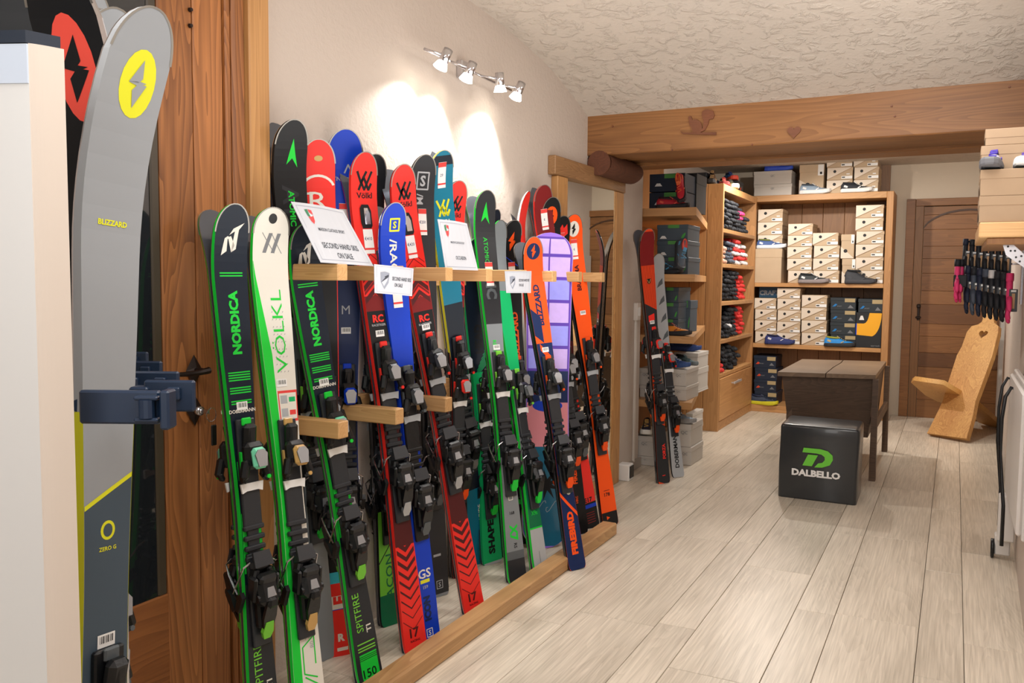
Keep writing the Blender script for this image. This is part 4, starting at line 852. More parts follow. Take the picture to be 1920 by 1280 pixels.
# ================================================================= SHOE BOXES
KRA=mat('box_kraft',(196,172,142),.7,vary=8); KRL=mat('box_kraft_light',(222,208,190),.6); NVB=mat('box_navy',(22,36,56),.5); GBB=mat('box_grey_blue',(66,80,92),.5); DKB=mat('box_charcoal',(38,46,52),.5); TAN=mat('box_label_tan',(176,156,116),.6); GRL=mat('box_label_green',(80,150,70),.6); GRYB=mat('box_pale_grey',(196,190,182),.6); ORB=mat('box_orange_mark',(214,70,34),.6); BLM=mat('box_blue_mark',(30,120,190),.6); BKB=mat('box_black',(30,32,36),.5); LGB=mat('box_green_mark',(70,170,70),.6)
_bx={}
def boxmesh(kind,w,h,d):
    k=(kind,round(w,3),round(h,3),round(d,3))
    if k in _bx: return _bx[k]
    base={'kraft':KRA,'plain':KRA,'pale':GRYB,'navy':NVB,'greyblue':GBB,'char':DKB,'black':BKB,'on':GRYB,'kraftv':KRA}[kind]
    P=[]; lh=h*.26
    body=MB().box((0,d/2,(h-lh*.6)/2),(w-.006,d-.006,h-lh*.6),b=.002).mesh('box_body',base)
    lid=MB().box((0,d/2,h-lh/2),(w,d,lh),b=.002).mesh('lid',base)
    P.append(('box_body',body)); P.append(('lid',lid))
    y=-.0008
    def face(pts,n,m,y_=y): 
        mb=MB(); mb.add([(x*w,y_,z*h) for x,z in pts],[tuple(range(len(pts)))]); P.append((n,mb.mesh(n,m)))
    def txt(t,x,z,hh,m,bold=.02):
        v,f=font2d(t,bold); mb=MB(); mb.add([(x*w+a*hh*h,y-.0006,z*h+b*hh*h) for a,b in v],f); P.append(('lettering',mb.mesh('lettering',m)))
    disc=lambda cx,cz,r:[(cx+r*math.cos(2*math.pi*i/12)*h/w,cz+r*math.sin(2*math.pi*i/12)) for i in range(12)]
    if kind=='kraft':
        face([(-.495,.02),(-.495,.97),(.49,.97)],'printed_triangle',KRL); face([(-.495,.02),(-.495,.05),(.49,.995),(.49,.965)],'fold_line',mat('fold_ink',(150,118,84),.7),y-.0003)
        face(disc(-.2,.68,.12),'logo_dot',INK,y-.0006); face([(.06,.07),(.48,.07),(.48,.29),(.06,.29)],'size_label',WHT,y-.0006); face([(.08,.14),(.2,.14),(.2,.23),(.08,.23)],'label_print',INK,y-.001); face([(.25,.40),(.38,.40),(.38,.48),(.25,.48)],'small_label',WHT,y-.0006)
    elif kind=='kraftv':
        face([(-.495,.02),(-.495,.5),(.49,.02)],'printed_triangle',KRL); face(disc(-.15,.32,.075),'logo_dot',INK,y-.0006); face([(.25,.62),(.48,.62),(.48,.98),(.25,.98)],'size_label',WHT,y-.0006); face([(.33,.66),(.42,.66),(.42,.74),(.33,.74)],'label_print',INK,y-.001)
    elif kind=='on':
        txt('QC',0,.62,.17,GREY,0); txt('QC',0,.35,.17,GREY,0) if 0 else None
    elif kind=='navy':
        face([(.10,.62),(.47,.62),(.47,.93),(.10,.93)],'size_label',TAN); face([(-.40,.3),(-.30,.5),(-.22,.42),(-.26,.3)],'emblem',ORB); txt('SPORT',-.14,.36,.09,GREY)
        face([(.2,.22),(.3,.45),(.42,.22)],'emblem',GREY)
    elif kind=='char':
        face([(.06,.64),(.46,.64),(.46,.94),(.06,.94)],'size_label',TAN); face([(-.42,.25),(-.30,.5),(-.22,.45),(-.30,.28)],'emblem',BLM); txt('SPORT',-.14,.30,.09,GREY); face([(.18,.15),(.28,.42),(.42,.15)],'emblem',GREY)
    elif kind=='greyblue':
        face([(-.14,.78),(.22,.78),(.22,.99),(-.14,.99)],'size_label',GRL); face([(.28,.14),(.33,.36),(.42,.50),(.42,.36),(.36,.14)],'emblem',LGB); face([(-.4,.12),(-.33,.30),(-.24,.30),(-.17,.12)],'emblem',WHT)
    elif kind=='black':
        face([(-.1,.3),(.0,.55),(.1,.45),(.05,.28)],'emblem',ORB)
    _bx[k]=P; return P
def sbox(kind,w,h,d,pos,lab,grp=None,rz=0):
    r=empty('shoe_box',pos,lab,'box',grp,rz)
    b=None
    for n,me in boxmesh(kind,w,h,d):
        o=link(n,me,r)
    return r
ORD=['bottom','second','third','fourth','fifth','sixth']
def stack(kind,px0,px1,rows,yf,d,desc,grp,zb=None,jit=.006):
    "rows: list of py boundaries bottom..top"
    n=len(rows)-1
    for i in range(n):
        a=on(px0,rows[i],y=yf); b=on(px1,rows[i],y=yf); t=on((px0+px1)/2,rows[i+1],y=yf)
        z0=a.z if zb is None else zb; h=t.z-(z0 if i==0 and zb is not None else (a.z+b.z)/2)
        if i==0 and zb is not None: zc=zb
        elif zb is not None: zc=zc
        else: zc=z0
        w=b.x-a.x; h=round(h,3)
        j=random.uniform(-jit,jit)
        lab=desc+(', topmost' if i==n-1 else ', lowest' if i==0 else ', %s up'%ORD[i]) if n>1 else desc
        sbox(kind,round(w,3)-.003,h-.0012,d,((a.x+b.x)/2+j,yf+abs(j),zc+.0006),lab,None)
        zc+=h
Y0=8.87
# top row
stack('on',1413,1485,[367,345,320],Y0,.33,'pale grey shoe box with a round mark on the top board left','x',2.17)
stack('kraftv',1497,1544,[361,308],Y0+.02,.3,'upright plain beige box at the middle of the top board','x',2.17)
stack('kraft',1550,1599,[360,337,313.5,290],Y0,.33,'dotted kraft shoe box on the top board, left one of two stacks','x',2.17)
stack('kraft',1601,1648,[358.5,336,312.5,289],Y0,.33,'dotted kraft shoe box on the top board, right one of two stacks','x',2.17)
# middle
stack('plain',1414,1465,[530,466],Y0+.0,.33,'large plain kraft box at the left end of the middle shelf','x',1.302)
a=on(1419,466,y=Y0); 
stack('kraft',1421,1468,[463.5,440,416,392],Y0+.06,.30,'kraft shoe box with black dot above the large plain box','x',on(1440,466,y=Y0).z+.001)
stack('kraft',1476,1523,[530,507,484.5,462.5,441,419],Y0,.33,'kraft shoe box in the five-box stack of the middle shelf','x',1.302)
stack('kraft',1524,1573,[530.5,507,484,460,436],Y0,.33,'kraft shoe box in the four-box stack of the middle shelf','x',1.302)
stack('kraftv',1576,1602,[531,485,439],Y0,.33,'kraft shoe box stood on end on the middle shelf','x',1.302)
stack('kraft',1604,1657,[531.5,507,482,457.5,433,408,384],Y0+.01,.33,'kraft shoe box in the tall stack, right of middle shelf','x',1.302)
# lower
stack('kraft',1415,1456,[643,621,600,579.5,558.5],Y0,.33,'kraft shoe box at the left end of the lower shelf','x',.69)
stack('kraft',1457,1501,[644.5,624,603,581.5,560,540],Y0,.33,'kraft shoe box in the five-box stack of the lower shelf','x',.69)
stack('kraft',1502,1550,[647,624,600.5,577,553],Y0,.33,'kraft shoe box in the third stack of the lower shelf','x',.69)
stack('char',1556,1605,[652,628,604.5,581,558],Y0,.33,'dark shoe box with tan label in the full dark stack','x',.69)
zt=on(1630,586,y=Y0).z
stack('char',1607,1655,[585.5,560],Y0,.33,'dark shoe box on top of the black and yellow box','x',zt)
# craft box
cb_=on(1424,557.5,y=Y0+.05); ce=on(1461,538,y=Y0+.05); zc=on(1436,558.5,y=Y0).z+.002
r=empty('shoe_box',((cb_.x+ce.x)/2,Y0+.05,zc),'teal navy box lettered CRAFT on the left kraft stack','box')
MB().box((0,.14,.055),(.2,.28,.108),b=.002).build('box_body',mat('craft_navy',(14,58,84),.5),r)
words('CRAFT',frameM((.0,-.0005,.05),(1,0,0),(0,0,1)),.05,GREY,r,bold=.05)
# black-yellow big box
a=on(1603,653,y=Y0-.01); b=on(1654,586,y=Y0-.01); wv=b.x-a.x; hv=b.z-.69
r=empty('shoe_box',((a.x+b.x)/2,Y0-.01,.6905),'large black box with a curved yellow band on the lower shelf','box')
MB().box((0,.15,hv/2-.001),(wv,.3,hv-.003),b=.003).build('box_body',BKB,r)
yl=[(.02,.98),(.5*.99,.98)]+[(.49-.45*(1-math.cos(t))*.9-.0,.98-.0-.66*math.sin(t)) for t in [i*.13 for i in range(1,12)]]+[(-.48,.36),(-.48,.68),(-.2,.68)]+[(-.2+.2*math.sin(t),.68+.28*(1-math.cos(t))) for t in [.4,.8,1.2]]
MB().add([(x*wv,-.001,z*hv) for x,z in yl],[tuple(range(len(yl)))]).build('yellow_band',mat('box_yellow',(246,176,30),.5),r)
MB().add([(x*wv,-.0012,z*hv) for x,z in[(-.5,.36),(-.46,.36),(-.46,.68),(-.5,.68)]],[(0,1,2,3)]).build('blue_strip',BLUE,r)
words('approach',frameM((wv*.28,-.001,hv*.06),(1,0,0),(0,0,1)),.02,GREY,r)
MB().add([(x*wv,-.0012,z*hv) for x,z in[(-.38,.78),(-.32,.90),(-.24,.90),(-.18,.78)]],[(0,1,2,3)]).build('emblem',WHT,r)
# base stack
stack('navy',1413,1456,[757,734,712,690,667],Y0+.02,.33,'navy shoe box with a tan label on the bottom board','x',.07)
# side unit top
for k,(px,h,c,t) in enumerate([(7.6,.12,'black','dark box with an orange mark on top of the narrow unit'),(8.35,.11,'black','dark grey box under the blue shoe on top of the narrow unit')]):
    sbox(c,.25,h,.30,(-1.86 if k else -2.12,px,2.1506),t,rz=R(90 if k else 0))
sbox('navy',.2,.11,.3,(-2.13,8.1,2.151),'navy box at the back on top of the narrow unit')
# ---- corner shelf boxes
def cstack(kind,px0,px1,rows,yf,desc,zb,d=.32): stack(kind,px0,px1,rows,yf,d,desc,None,zb,.003)
cstack('greyblue',1217,1283,[389,361,327],5.95,'navy shoe box with green label on the top corner shelf',1.8125) if 0 else None
NV2=None
def navybox():
    KM={'navyg':NVB}
for i,(z0,h) in enumerate([(1.8125,.13),(1.943,.13)]):
    a=on(1217,389,y=5.98); b=on(1283,389,y=5.98)
    r=empty('shoe_box',((a.x+b.x)/2,5.98,z0),'navy shoe box with green label on the top corner shelf, %s of two'%('lower' if i==0 else 'upper'),'box'); w_=b.x-a.x
    MB().box((0,.16,h/2-.002),(w_,.32,h-.004),b=.002).build('box_body',NVB,r)
    MB().add([(-.02,-.001,h*.72),(.07,-.001,h*.72),(.07,-.001,h*.95),(-.02,-.001,h*.95)],[(0,1,2,3)]).build('size_label',GRL,r)
    MB().add([(-.09,-.001,h*.3),(-.075,-.001,h*.46),(-.05,-.001,h*.46),(-.035,-.001,h*.3)],[(0,1,2,3)]).build('emblem',WHT,r)
cstack('black',1286,1306,[391,325],6.25,'tall dark box behind the red shoes on the top corner shelf',1.8125,.28)
cstack('greyblue',1231,1290,[512,482,451,421],5.98,'grey-blue shoe box with a green label on the second corner shelf',1.3575)
cstack('greyblue',1236,1272,[627,598,567,538],6.08,'dark green-labelled box on the third corner shelf',.9305)
cstack('greyblue',1274,1294,[624,563],6.3,'tall narrow dark box stood on end on the third corner shelf',.9305,.2)
cstack('on',1197,1222,[754,722,690],5.9,'pale box behind the orange wood-grain ski, lowest corner shelf',.4735)
cstack('on',1256,1287,[756,724,692],5.86,'pale box right of the leaning skis, lowest corner shelf',.4735)
cstack('pale',1262,1308,[752,735,690,661],6.5,'pale box at the back of the lowest corner shelf',.4735)
cstack('on',1188,1228,[887,855,817],5.80,'pale box in the left floor stack under the corner shelves',.0008)
cstack('on',1270,1296,[884,838,795],5.95,'pale box in the right floor stack behind the silver ski',.0008)
cstack('pale',1284,1298,[852,832,800,775],6.6,'pale box in the rear floor stack under the corner shelves',.0008)
# ================================================================= SHOES
def shoe_meshes(up,sole,lace,lin,high=0):
    hs=[(0,.030,.070,.024),(.04,.033,.088,.026),(.12,.036,.094,.026),(.30,.034,.088+.0*high,.024),(.42,.035,.086,.022),(.52,.038,.074,.02),(.65,.043,.058,.02),(.80,.043,.054,.02),(.91,.037,.046,.022),(.97,.022,.034,.026)]
    if high: hs=[(a,w,h+(.035 if a<.42 else .01 if a<.55 else 0),s) for a,w,h,s in hs]
    L=.29; rings=[]
    for t,w,h,s in hs:
        x=(t-.5)*L; z0=s
        rings.append([(x,w*math.cos(a)*(1 if math.sin(a)<.5 else 1)*(1-.25*max(0,math.sin(a))),z0+(h-z0)*max(0,math.sin(a))**.8) for a in [math.pi*i/8 for i in range(9)]])
    ub=MB().loft(rings,True,closed=False); ub=ub.mesh('upper',up,True)
    sp=[]; 
    def out(k,sx=1):
        pts=[]
        for t,w in((0,.6),(.03,.85),(.12,1.05),(.3,1.0),(.45,.98),(.6,1.08),(.75,1.12),(.87,1.04),(.94,.84),(.98,.45)): pts.append(((t-.5)*L*1.02,w*.040*k))
        return pts+[(x,-y) for x,y in reversed(pts)]
    o1,o2,o3=out(.9),out(1.06),out(1.0)
    toe=lambda x,z: z+max(0,(x/L-.30))*.08
    sb=MB().loft([[(x*.98,y,toe(x,0)) for x,y in o1],[(x,y,toe(x,.008)) for x,y in o2],[(x,y,toe(x,.026)) for x,y in o2],[(x*.97,y,toe(x,.035)) for x,y in o3]])
    sb=sb.mesh('sole',sole)
    topz=.094+(.035 if high else 0)
    lb=MB().add([((-.5+t)*L,.021*math.sin(a)*1.0,0) for t,a in[]],[]) 
    li=[(-.235*L+.062*math.cos(a),.0225*math.sin(a),topz-.002+.004*math.cos(a)*-1) for a in [2*math.pi*i/14 for i in range(14)]]
    lb.loft([[(x,y*1.15,z-.012) for x,y,z in li],[(x,y,z+.004) for x,y,z in li],[(x*.98-.001,y*.72,z-.004) for x,y,z in li]]); lb=lb.mesh('collar',lin,True)
    lc=MB()
    for i in range(4):
        t=.47+i*.065; z=[.088,.078,.067,.060][i]+(.008 if high else 0); lc.box(((t-.5)*L,0,z),(.006,.036,.006),Matrix.Rotation(R(24),3,'Y')@Matrix.Rotation(R(18 if i%2 else -18),3,'Z'),b=.002)
    lc.box((-.06*L,0,topz-.002),(.035,.03,.006),Matrix.Rotation(R(35),3,'Y'),b=.002)
    lc=lc.mesh('laces',lace)
    st=MB()
    for sg in(-1,1): st.box((.02,sg*.036,.047),(.03,.004,.008),Matrix.Rotation(R(-30),3,'Y')).box((-.10,sg*.030,.055),(.035,.006,.02),Matrix.Rotation(R(20),3,'Y'),b=.002)
    st=st.mesh('side_patch',lace)
    return [('upper',ub),('sole',sb),('collar',lb),('laces',lc),('side_patch',st)]
_sh={}
def shoe(lab,pos,cols,rz=0,high=0,M=None,sc=1,grp=None):
    k=(cols,high)
    if k not in _sh: _sh[k]=shoe_meshes(*[mat('shoe_%d_%d_%d'%c,c,.65,vary=30) for c in cols],high)
    r=empty('shoe',pos,lab,'shoe',grp,rz); 
    if M is not None: r.matrix_world=Matrix.Translation(pos)@M
    if sc!=1: r.scale=(sc,sc,sc)
    for n,me in _sh[k]: link(n,me,r)
    return r
def shoeat(lab,px,zb,yf,cols,rz=0,**kw):
    c=on(px,600,y=yf); return shoe(lab,(c.x,yf,zb),cols,rz,**kw)
WS=(232,232,230);NS=(34,44,72);KS=(36,38,42);GS=(110,124,136)
shoeat('light blue and white running shoe before the upright beige box on the top board',1521,2.171,8.85+.02,((150,170,190),WS,(236,236,236),(70,80,92)),.05)
shoeat('black shoe with thick white sole on the top board at right',1598,2.171,8.87,((44,48,56),WS,(240,240,240),(30,32,40)),.05)
shoeat('blue running shoe on the large plain kraft box',1443,on(1440,466,y=Y0).z+.001,8.91,((70,96,150),(226,230,236),(236,236,240),(110,120,60)),.05)
shoeat('black low running shoe on the middle shelf',1524,1.3025,8.87-.02,((40,46,48),(140,130,130),(236,236,236),(30,34,36)),.05)
shoeat('black high-cut hiking shoe on the middle shelf by the right stack',1612,1.3025,8.86,((48,50,56),(60,60,66),(70,72,78),(26,28,32)),.05,high=1)
shoeat('dark blue running shoe on the lower shelf',1464,.6905,8.865,((36,46,110),(44,54,110),(220,220,230),(30,34,70)),.05)
shoeat('bright blue shoe with black sole and tan laces on the lower shelf',1577,.6905,8.855,((30,140,220),(40,42,46),(200,180,130),(160,160,60)),.05)
shoeat('navy shoe with yellow sole on the bottom board',1437,.0705,8.87,((52,62,82),(214,206,40),(60,70,90),(30,40,70)),-.15)
shoeat('blue shoe on the pale boxes at the left of the top board',1452,on(1450,320,y=Y0).z+.004,8.95,((40,70,190),(60,90,200),(40,60,160),(24,36,80)),.05,sc=.95)
shoe('bright blue shoe on the dark box atop the narrow unit',(-1.96,8.36,2.262),((30,120,200),(226,80,60),(40,60,120),(20,40,80)),R(-60))
shoe('white and red trail shoe atop the narrow unit',(-1.90,7.85,2.151),((220,214,206),(120,40,40),(200,80,70),(60,50,50)),R(-70))
shoe('yellow shoe atop the narrow unit',(-1.88,8.05,2.151),((220,196,70),(236,230,200),(90,90,80),(60,60,50)),R(-60))
shoe('brown and black boot atop the narrow unit near its front corner',(-1.95,7.62,2.151),((86,60,40),(36,34,34),(150,120,80),(40,34,30)),R(-80),high=1)
RS=((186,34,50),(34,30,34),(214,80,60),(60,20,28))
shoeat('red hiking shoe lying flat on the top corner shelf',1258,1.813,5.88,RS,.2,sc=.8)
c=on(1278,388,y=5.86); shoe('red hiking shoe with orange lining propped upright on the top corner shelf',(c.x,5.86,1.93),((200,36,52),(44,34,40),(240,110,60),(240,110,60)),M=Matrix.Rotation(R(-15),4,'Y')@Matrix.Rotation(R(-90),4,'Z')@Matrix.Rotation(R(58),4,'Y'),sc=.8)
shoeat('dark grey hiking shoe lying on the second corner shelf',1248,1.3578,5.88,((50,58,66),(30,32,36),(60,140,180),(30,34,38)),-.1,sc=.85)
c=on(1272,500,y=5.87); shoe('grey and blue hiking shoe propped against the boxes on the second corner shelf',(c.x,5.87,1.475),((82,92,104),(54,58,64),(90,160,200),(220,80,70)),M=Matrix.Rotation(R(25),4,'Y')@Matrix.Rotation(R(-50),4,'Z')@Matrix.Rotation(R(40),4,'Y'),sc=.85)
shoeat('black shoe with orange toe on the third corner shelf',1266,.931,5.86,((216,130,36),(38,38,42),(120,50,40),(60,50,40)),-.1,sc=.85)
zz=on(1270,690,y=5.86).z
shoeat('blue running shoe on the pale boxes right of the leaning skis',1268,zz+.004,5.9,((48,76,130),(54,84,140),(190,200,220),(28,40,70)),-.35,sc=.85)
shoeat('dark grey-green shoe on the rear pale box of the lowest corner shelf',1288,on(1285,661,y=6.5).z-.09,6.42,((70,92,96),(110,120,124),(60,80,84),(40,50,54)),-.5,sc=.8)
shoeat('navy shoe just under the third corner shelf',1284,on(1285,661,y=6.5).z+.003,6.65,((28,48,96),(34,60,120),(30,50,100),(20,30,60)),.1,sc=.95)
shoeat('grey-blue shoe on the right floor stack behind the silver ski',1280,on(1283,795,y=5.95).z+.003,6.0,((140,158,174),(150,150,150),(120,160,200),(100,110,120)),-.2,sc=.85)
shoeat('navy and white shoe on the left floor stack',1216,on(1208,817,y=5.8).z+.003,5.9,((40,44,70),(226,224,216),(200,160,90),(50,40,60)),-1.3,sc=.95)
# ================================================================= GLOVES
def glove_mesh(n='glove_shell',part='all'):
    mb=MB()
    if part in('all','palm'):
        mb.loft([[(x,w*math.cos(a),.018+t*math.sin(a)) for a in [2*math.pi*i/8 for i in range(8)]] for x,w,t in((-.10,.034,.016),(-.03,.032,.017),(.02,.044,.020),(.06,.048,.018),(.075,.044,.014))])
        for i,(y,l) in enumerate(((-.034,.065),(-.012,.08),(.012,.078),(.033,.06))):
            mb.tube([(.06,y,.018),(.06+l*.5,y*1.12,.022),(.06+l*.9,y*1.18,.016),(.06+l,y*1.2,.013)],[.0125,.0125,.010,.004],6)
        mb.tube([(.0,.036,.016),(.03,.060,.018),(.062,.070,.016),(.075,.071,.014)],[.014,.013,.011,.004],6)
    return mb
CUF=MB().loft([[(x,w*math.cos(a),.018+t*math.sin(a)) for a in [2*math.pi*i/8 for i in range(8)]] for x,w,t in((-.13,.040,.018),(-.10,.037,.019),(-.085,.035,.018))])
GC=dict(black=(30,32,38),red=(214,52,48),white=(214,212,212),pink=(230,60,120),grey=(74,82,96),navy=(30,38,60),peach=(214,170,150))
_g={}
def glove(lab,M,c,cuff,grp=None,parts=True):
    if (c,cuff) not in _g:
        mm=mat('glove_'+c,GC[c],.7,vary=30); _g[(c,cuff)]=(glove_mesh().mesh('glove_shell',mm,True),CUF.mesh('glove_cuff',mat('glove_'+cuff,GC[cuff],.7,vary=30),True))
    r=empty('glove',None,M=M); tag(r,lab,'glove',grp); link('glove_shell',_g[(c,cuff)][0],r); link('glove_cuff',_g[(c,cuff)][1],r)
rnd=random.Random(3)
CUB=['top','second','third','fourth','fifth']
for ci in range(5):
    z0=SH[ci+1]; zt=SH[ci]-.04; 
    ncol=6; yy=[7.62+.17*k for k in range(ncol)]
    for k,y in enumerate(yy):
        full=[(.30,.30,.30,.28,.26,.16),(.16,.2,.22,.24,.22,.2),(.28,.29,.28,.27,.26,.2),(.18,.22,.28,.28,.27,.25),(.2,.24,.24,.2,.12,0)][ci][k]
        nn=int(full/.038)
        for j in range(nn):
            last=k>=4
            if ci==0: c,cf=('black','navy') if not(k==4 and j in(3,4)) else('pink','white')
            elif ci==1: c,cf=('peach','white') if k<1 else (('grey','white') if k<3 else ('red','black') if j%2 else('white','red'))
            elif ci==2: c,cf=('red','black') if k>=4 else ('black','navy')
            elif ci==3: c,cf=('red','white') if k>=4 else (('white','black') if (k,j)==(2,2) else('black','navy'))
            else: c,cf=('red','white') if k==0 and j<3 else('black','grey')
            lab='%s glove in %s cubby, %s pile from near side, %s layer up'%({'pink':'pink and white'}.get(c,c),CUB[ci],['first','second','third','fourth','fifth','last'][k],['first','second','third','fourth','fifth','sixth','seventh','eighth','ninth'][j])
            M=Matrix.Translation((XS-.15+rnd.uniform(-.02,.02),y+rnd.uniform(-.015,.015),z0+.002+j*.038))@Matrix.Rotation(rnd.uniform(-.22,.22),4,'Z')@Matrix.Rotation(rnd.uniform(.0,.10),4,'Y')@Matrix.Rotation(math.pi if rnd.random()<0 else 0,4,'X')
            glove(lab,M@Matrix.Diagonal((.95,1.15,1.6,1)),c,cf,'%s gloves piled in the %s cubby'%({'pink':'pink and white'}.get(c,c),CUB[ci]))
# right wall glove display
gr=empty('glove_rail',(.2,5.6,1.4),'chrome hanging rail holding glove pairs on the right wall','rail')
W2=xr(5.6)
for py,zoff in((498,0),(455,0)):
    a=on(1810,py-2,y=5.6); b=on(1900,py+6,y=5.25)
    mb=MB().tube([(.03,5.62,a.z),(W2-.01,5.40,a.z)],.005,8)
    for i in range(5): mb.tube([(.02+.0*i,5.64-.02*i,a.z+.002),(-.0,5.55-.02*i,a.z+.015)],.002,5) if 0 else None
    lpart(mb,'rail_bar',CHR,gr,True)
lpart(MB().box((W2-.01,5.4,1.45),(.012,.05,.5)),'wall_strip',MET,gr)
CARD=mat('hang_card',(70,75,80),.5)
_cm=MB().box((0,0,-.105),(.040,.006,.12),b=.004).mesh('hang_card',CARD); _cl=MB().box((0,-.0036,-.108),(.014,.0012,.080)).mesh('card_label',mat('card_tan',(190,150,110),.6)); _ct=MB().box((0,-.0036,-.055),(.024,.0012,.010)).mesh('card_label',WHT); _hk=MB().tube([(0,.0,.0),(0,0,.03),(0,.02,.035)],.0016,5).mesh('hook',CHR)
def hang(px,py,y,col,cuff,lab,sc=1,card=True,rz=0):
    c=on(px,py,y=y)
    r=empty('glove_pair',tuple(c),lab,'gloves','glove pairs hanging on the right wall rails'); r.rotation_euler=(0,0,rz); r.scale=(sc,)*3
    if (col,cuff) not in _g:
        mm=mat('glove_'+col,GC[col],.7,vary=30); _g[(col,cuff)]=(glove_mesh().mesh('glove_shell',mm,True),CUF.mesh('glove_cuff',mat('glove_'+cuff,GC[cuff],.7,vary=30),True))
    T=Matrix.Translation((0,.02,-.09))@Matrix.Rotation(R(90),4,'Y')@Matrix.Rotation(R(90),4,'X')@Matrix.Rotation(R(90),4,'X')
    for k in(0,1):
        g=link('glove_shell',_g[(col,cuff)][0],r,Matrix.Translation((0,.035*k,0))@T); link('glove_cuff',_g[(col,cuff)][1],g)
    if card: link('hang_card',_cm,r,Matrix.Translation((0,-.02,-.0))); link('card_label',_cl,r,Matrix.Translation((0,-.02,0))); link('card_label',_ct,r,Matrix.Translation((0,-.02,0)))
    link('hook',_hk,r)
COLS=['navy','black','navy','black','grey','black','black','black']
for i in range(7): hang(1816+i*12.5,458+i*1.4,5.6-.03*i,'black',COLS[i],'black glove pair with dark card, upper row, number %s from the left'%['one','two','three','four','five','six','seven'][i] if 0 else 'black glove pair with a dark card on the upper rail, %s from the left'%['first','second','third','fourth','fifth','sixth','seventh'][i],.80)
for i in range(8): hang(1822+i*11.3,512+i*2.0,5.5-.03*i,['navy','grey','navy','black','black','black','black','pink'][i],['navy','black','navy','grey','white','black','black','pink'][i],'dark glove pair with a dark card on the lower rail, %s from the left'%['first','second','third','fourth','fifth','sixth','seventh','eighth'][i],1.0)
c=on(1801,510,y=5.45); 
r=empty('glove_pair',tuple(c),'pink gloves with black backs hanging at the left end of the lower rail','gloves'); r.scale=(.9,)*3
glm=(glove_mesh().mesh('glove_shell',mat('glove_pink',GC['pink'],.7),True),CUF.mesh('glove_cuff',mat('glove_black',GC['black'],.7),True))
T=Matrix.Rotation(R(90),4,'Y')@Matrix.Rotation(R(90),4,'X')@Matrix.Rotation(R(90),4,'X')
for k in(0,1):
    g=link('glove_shell',glm[0],r,Matrix.Translation((.0+.02*k,.04*k,-.05))@T); link('glove_cuff',glm[1],g)
    MB().box((0,-.001 if k==0 else .0,.045),(.001,.001,.001)).build('stitching',BLK,g) if 0 else None
MB().box((-.0,-.024,-.055),(.075,.012,.075),b=.005).build('glove_back',mat('glove_black',GC['black'],.7),r)
link('hook',_hk,r)
# ================================================================= RIGHT WALL SHELF
KR2=mat('box_kraft_dark',(164,138,110),.75,vary=8)
rs=empty('wall_shelf',(.17,4.2,1.5),'thick pine wall shelf at the right edge carrying kraft boxes','shelf')
yS=3.8
lpart(box3(.072,xr(4)-.01,yS,4.62,1.486,1.544,.004),'shelf_board',WFx,rs)
lpart(box3(.10,xr(4)-.02,yS+.02,4.6,1.46,1.485,.003),'shelf_batten',WUd,rs)
zr=[416,367,317,265,233]
zs_=[on(1840,p,y=yS).z for p in zr]; zs_[0]=1.5445
nm=['bottom','second','third','topmost']
for col,(yy,x0,dd) in enumerate([(3.81,.068,.25),(4.08,.078,.25),(4.35,.082,.25)]):
    for i in range(4 if col else 4):
        if col==0 and i==2: pass
        h=zs_[i+1]-zs_[i]-.001
        y_=yy+(.0 if not(col==0 and i>=2) else .11); d_=dd-(.11 if col==0 and i>=2 else 0)
        r=empty('shoe_box',((x0+.1)+(.012*(i>=3)),y_,zs_[i]),'plain kraft box on the right wall shelf, %s layer, %s column'%(nm[i],['front','middle','rear'][col]),'box')
        w_=.2
        MB().box((0,d_/2,h/2),(w_-.004,d_-.004,h),b=.0015).build('box_body',KR2,r); MB().box((0,d_/2,h-.018),(w_,d_-.001,.036),b=.0015).build('lid',KR2,r)
        MB().add([(-w_/2-.0006,.02,.0+.01),(-w_/2-.0006,d_-.02,.01),(-w_/2-.0006,d_-.02,h*.6)],[(0,1,2)]).build('printed_triangle',mat('triangle_brown',(96,72,52),.7),r)
c=on(1862,316,y=3.87); shoe('white and purple shoe seen toe-on on the right wall boxes',(c.x,3.90,zs_[2]+.002),((196,192,214),(104,104,108),(60,40,150),(40,30,90)),R(-98),sc=.85)
c=on(1916,310,y=3.87); shoe('pale green shoe at the extreme right edge on the wall boxes',(c.x+.015,3.92,zs_[2]+.002),((214,226,220),(226,226,224),(90,60,160),(90,60,150)),R(-95),sc=.85)
br=empty('metal_bracket',tuple(on(1905,475,y=3.9)),'perforated metal bracket holder under the right wall shelf','bracket')
e=on(1890,455,y=3.9); e2=on(1935,500,y=3.9)
lpart(MB().add([tuple(on(px,py,y=3.9)) for px,py in((1878,452),(1900,458),(1935,490),(1935,512),(1886,478))],[(0,1,2,3,4)]),'bracket_plate',MET,br)
for px,py in((1890,462),(1895,470),(1903,470),(1905,482),(1915,480),(1912,490)):
    c=on(px,py,y=3.895); lpart(MB().cyl((c.x,3.899,c.z),(c.x,3.893,c.z),.004,.004,8),'bracket_hole',BLK,br)
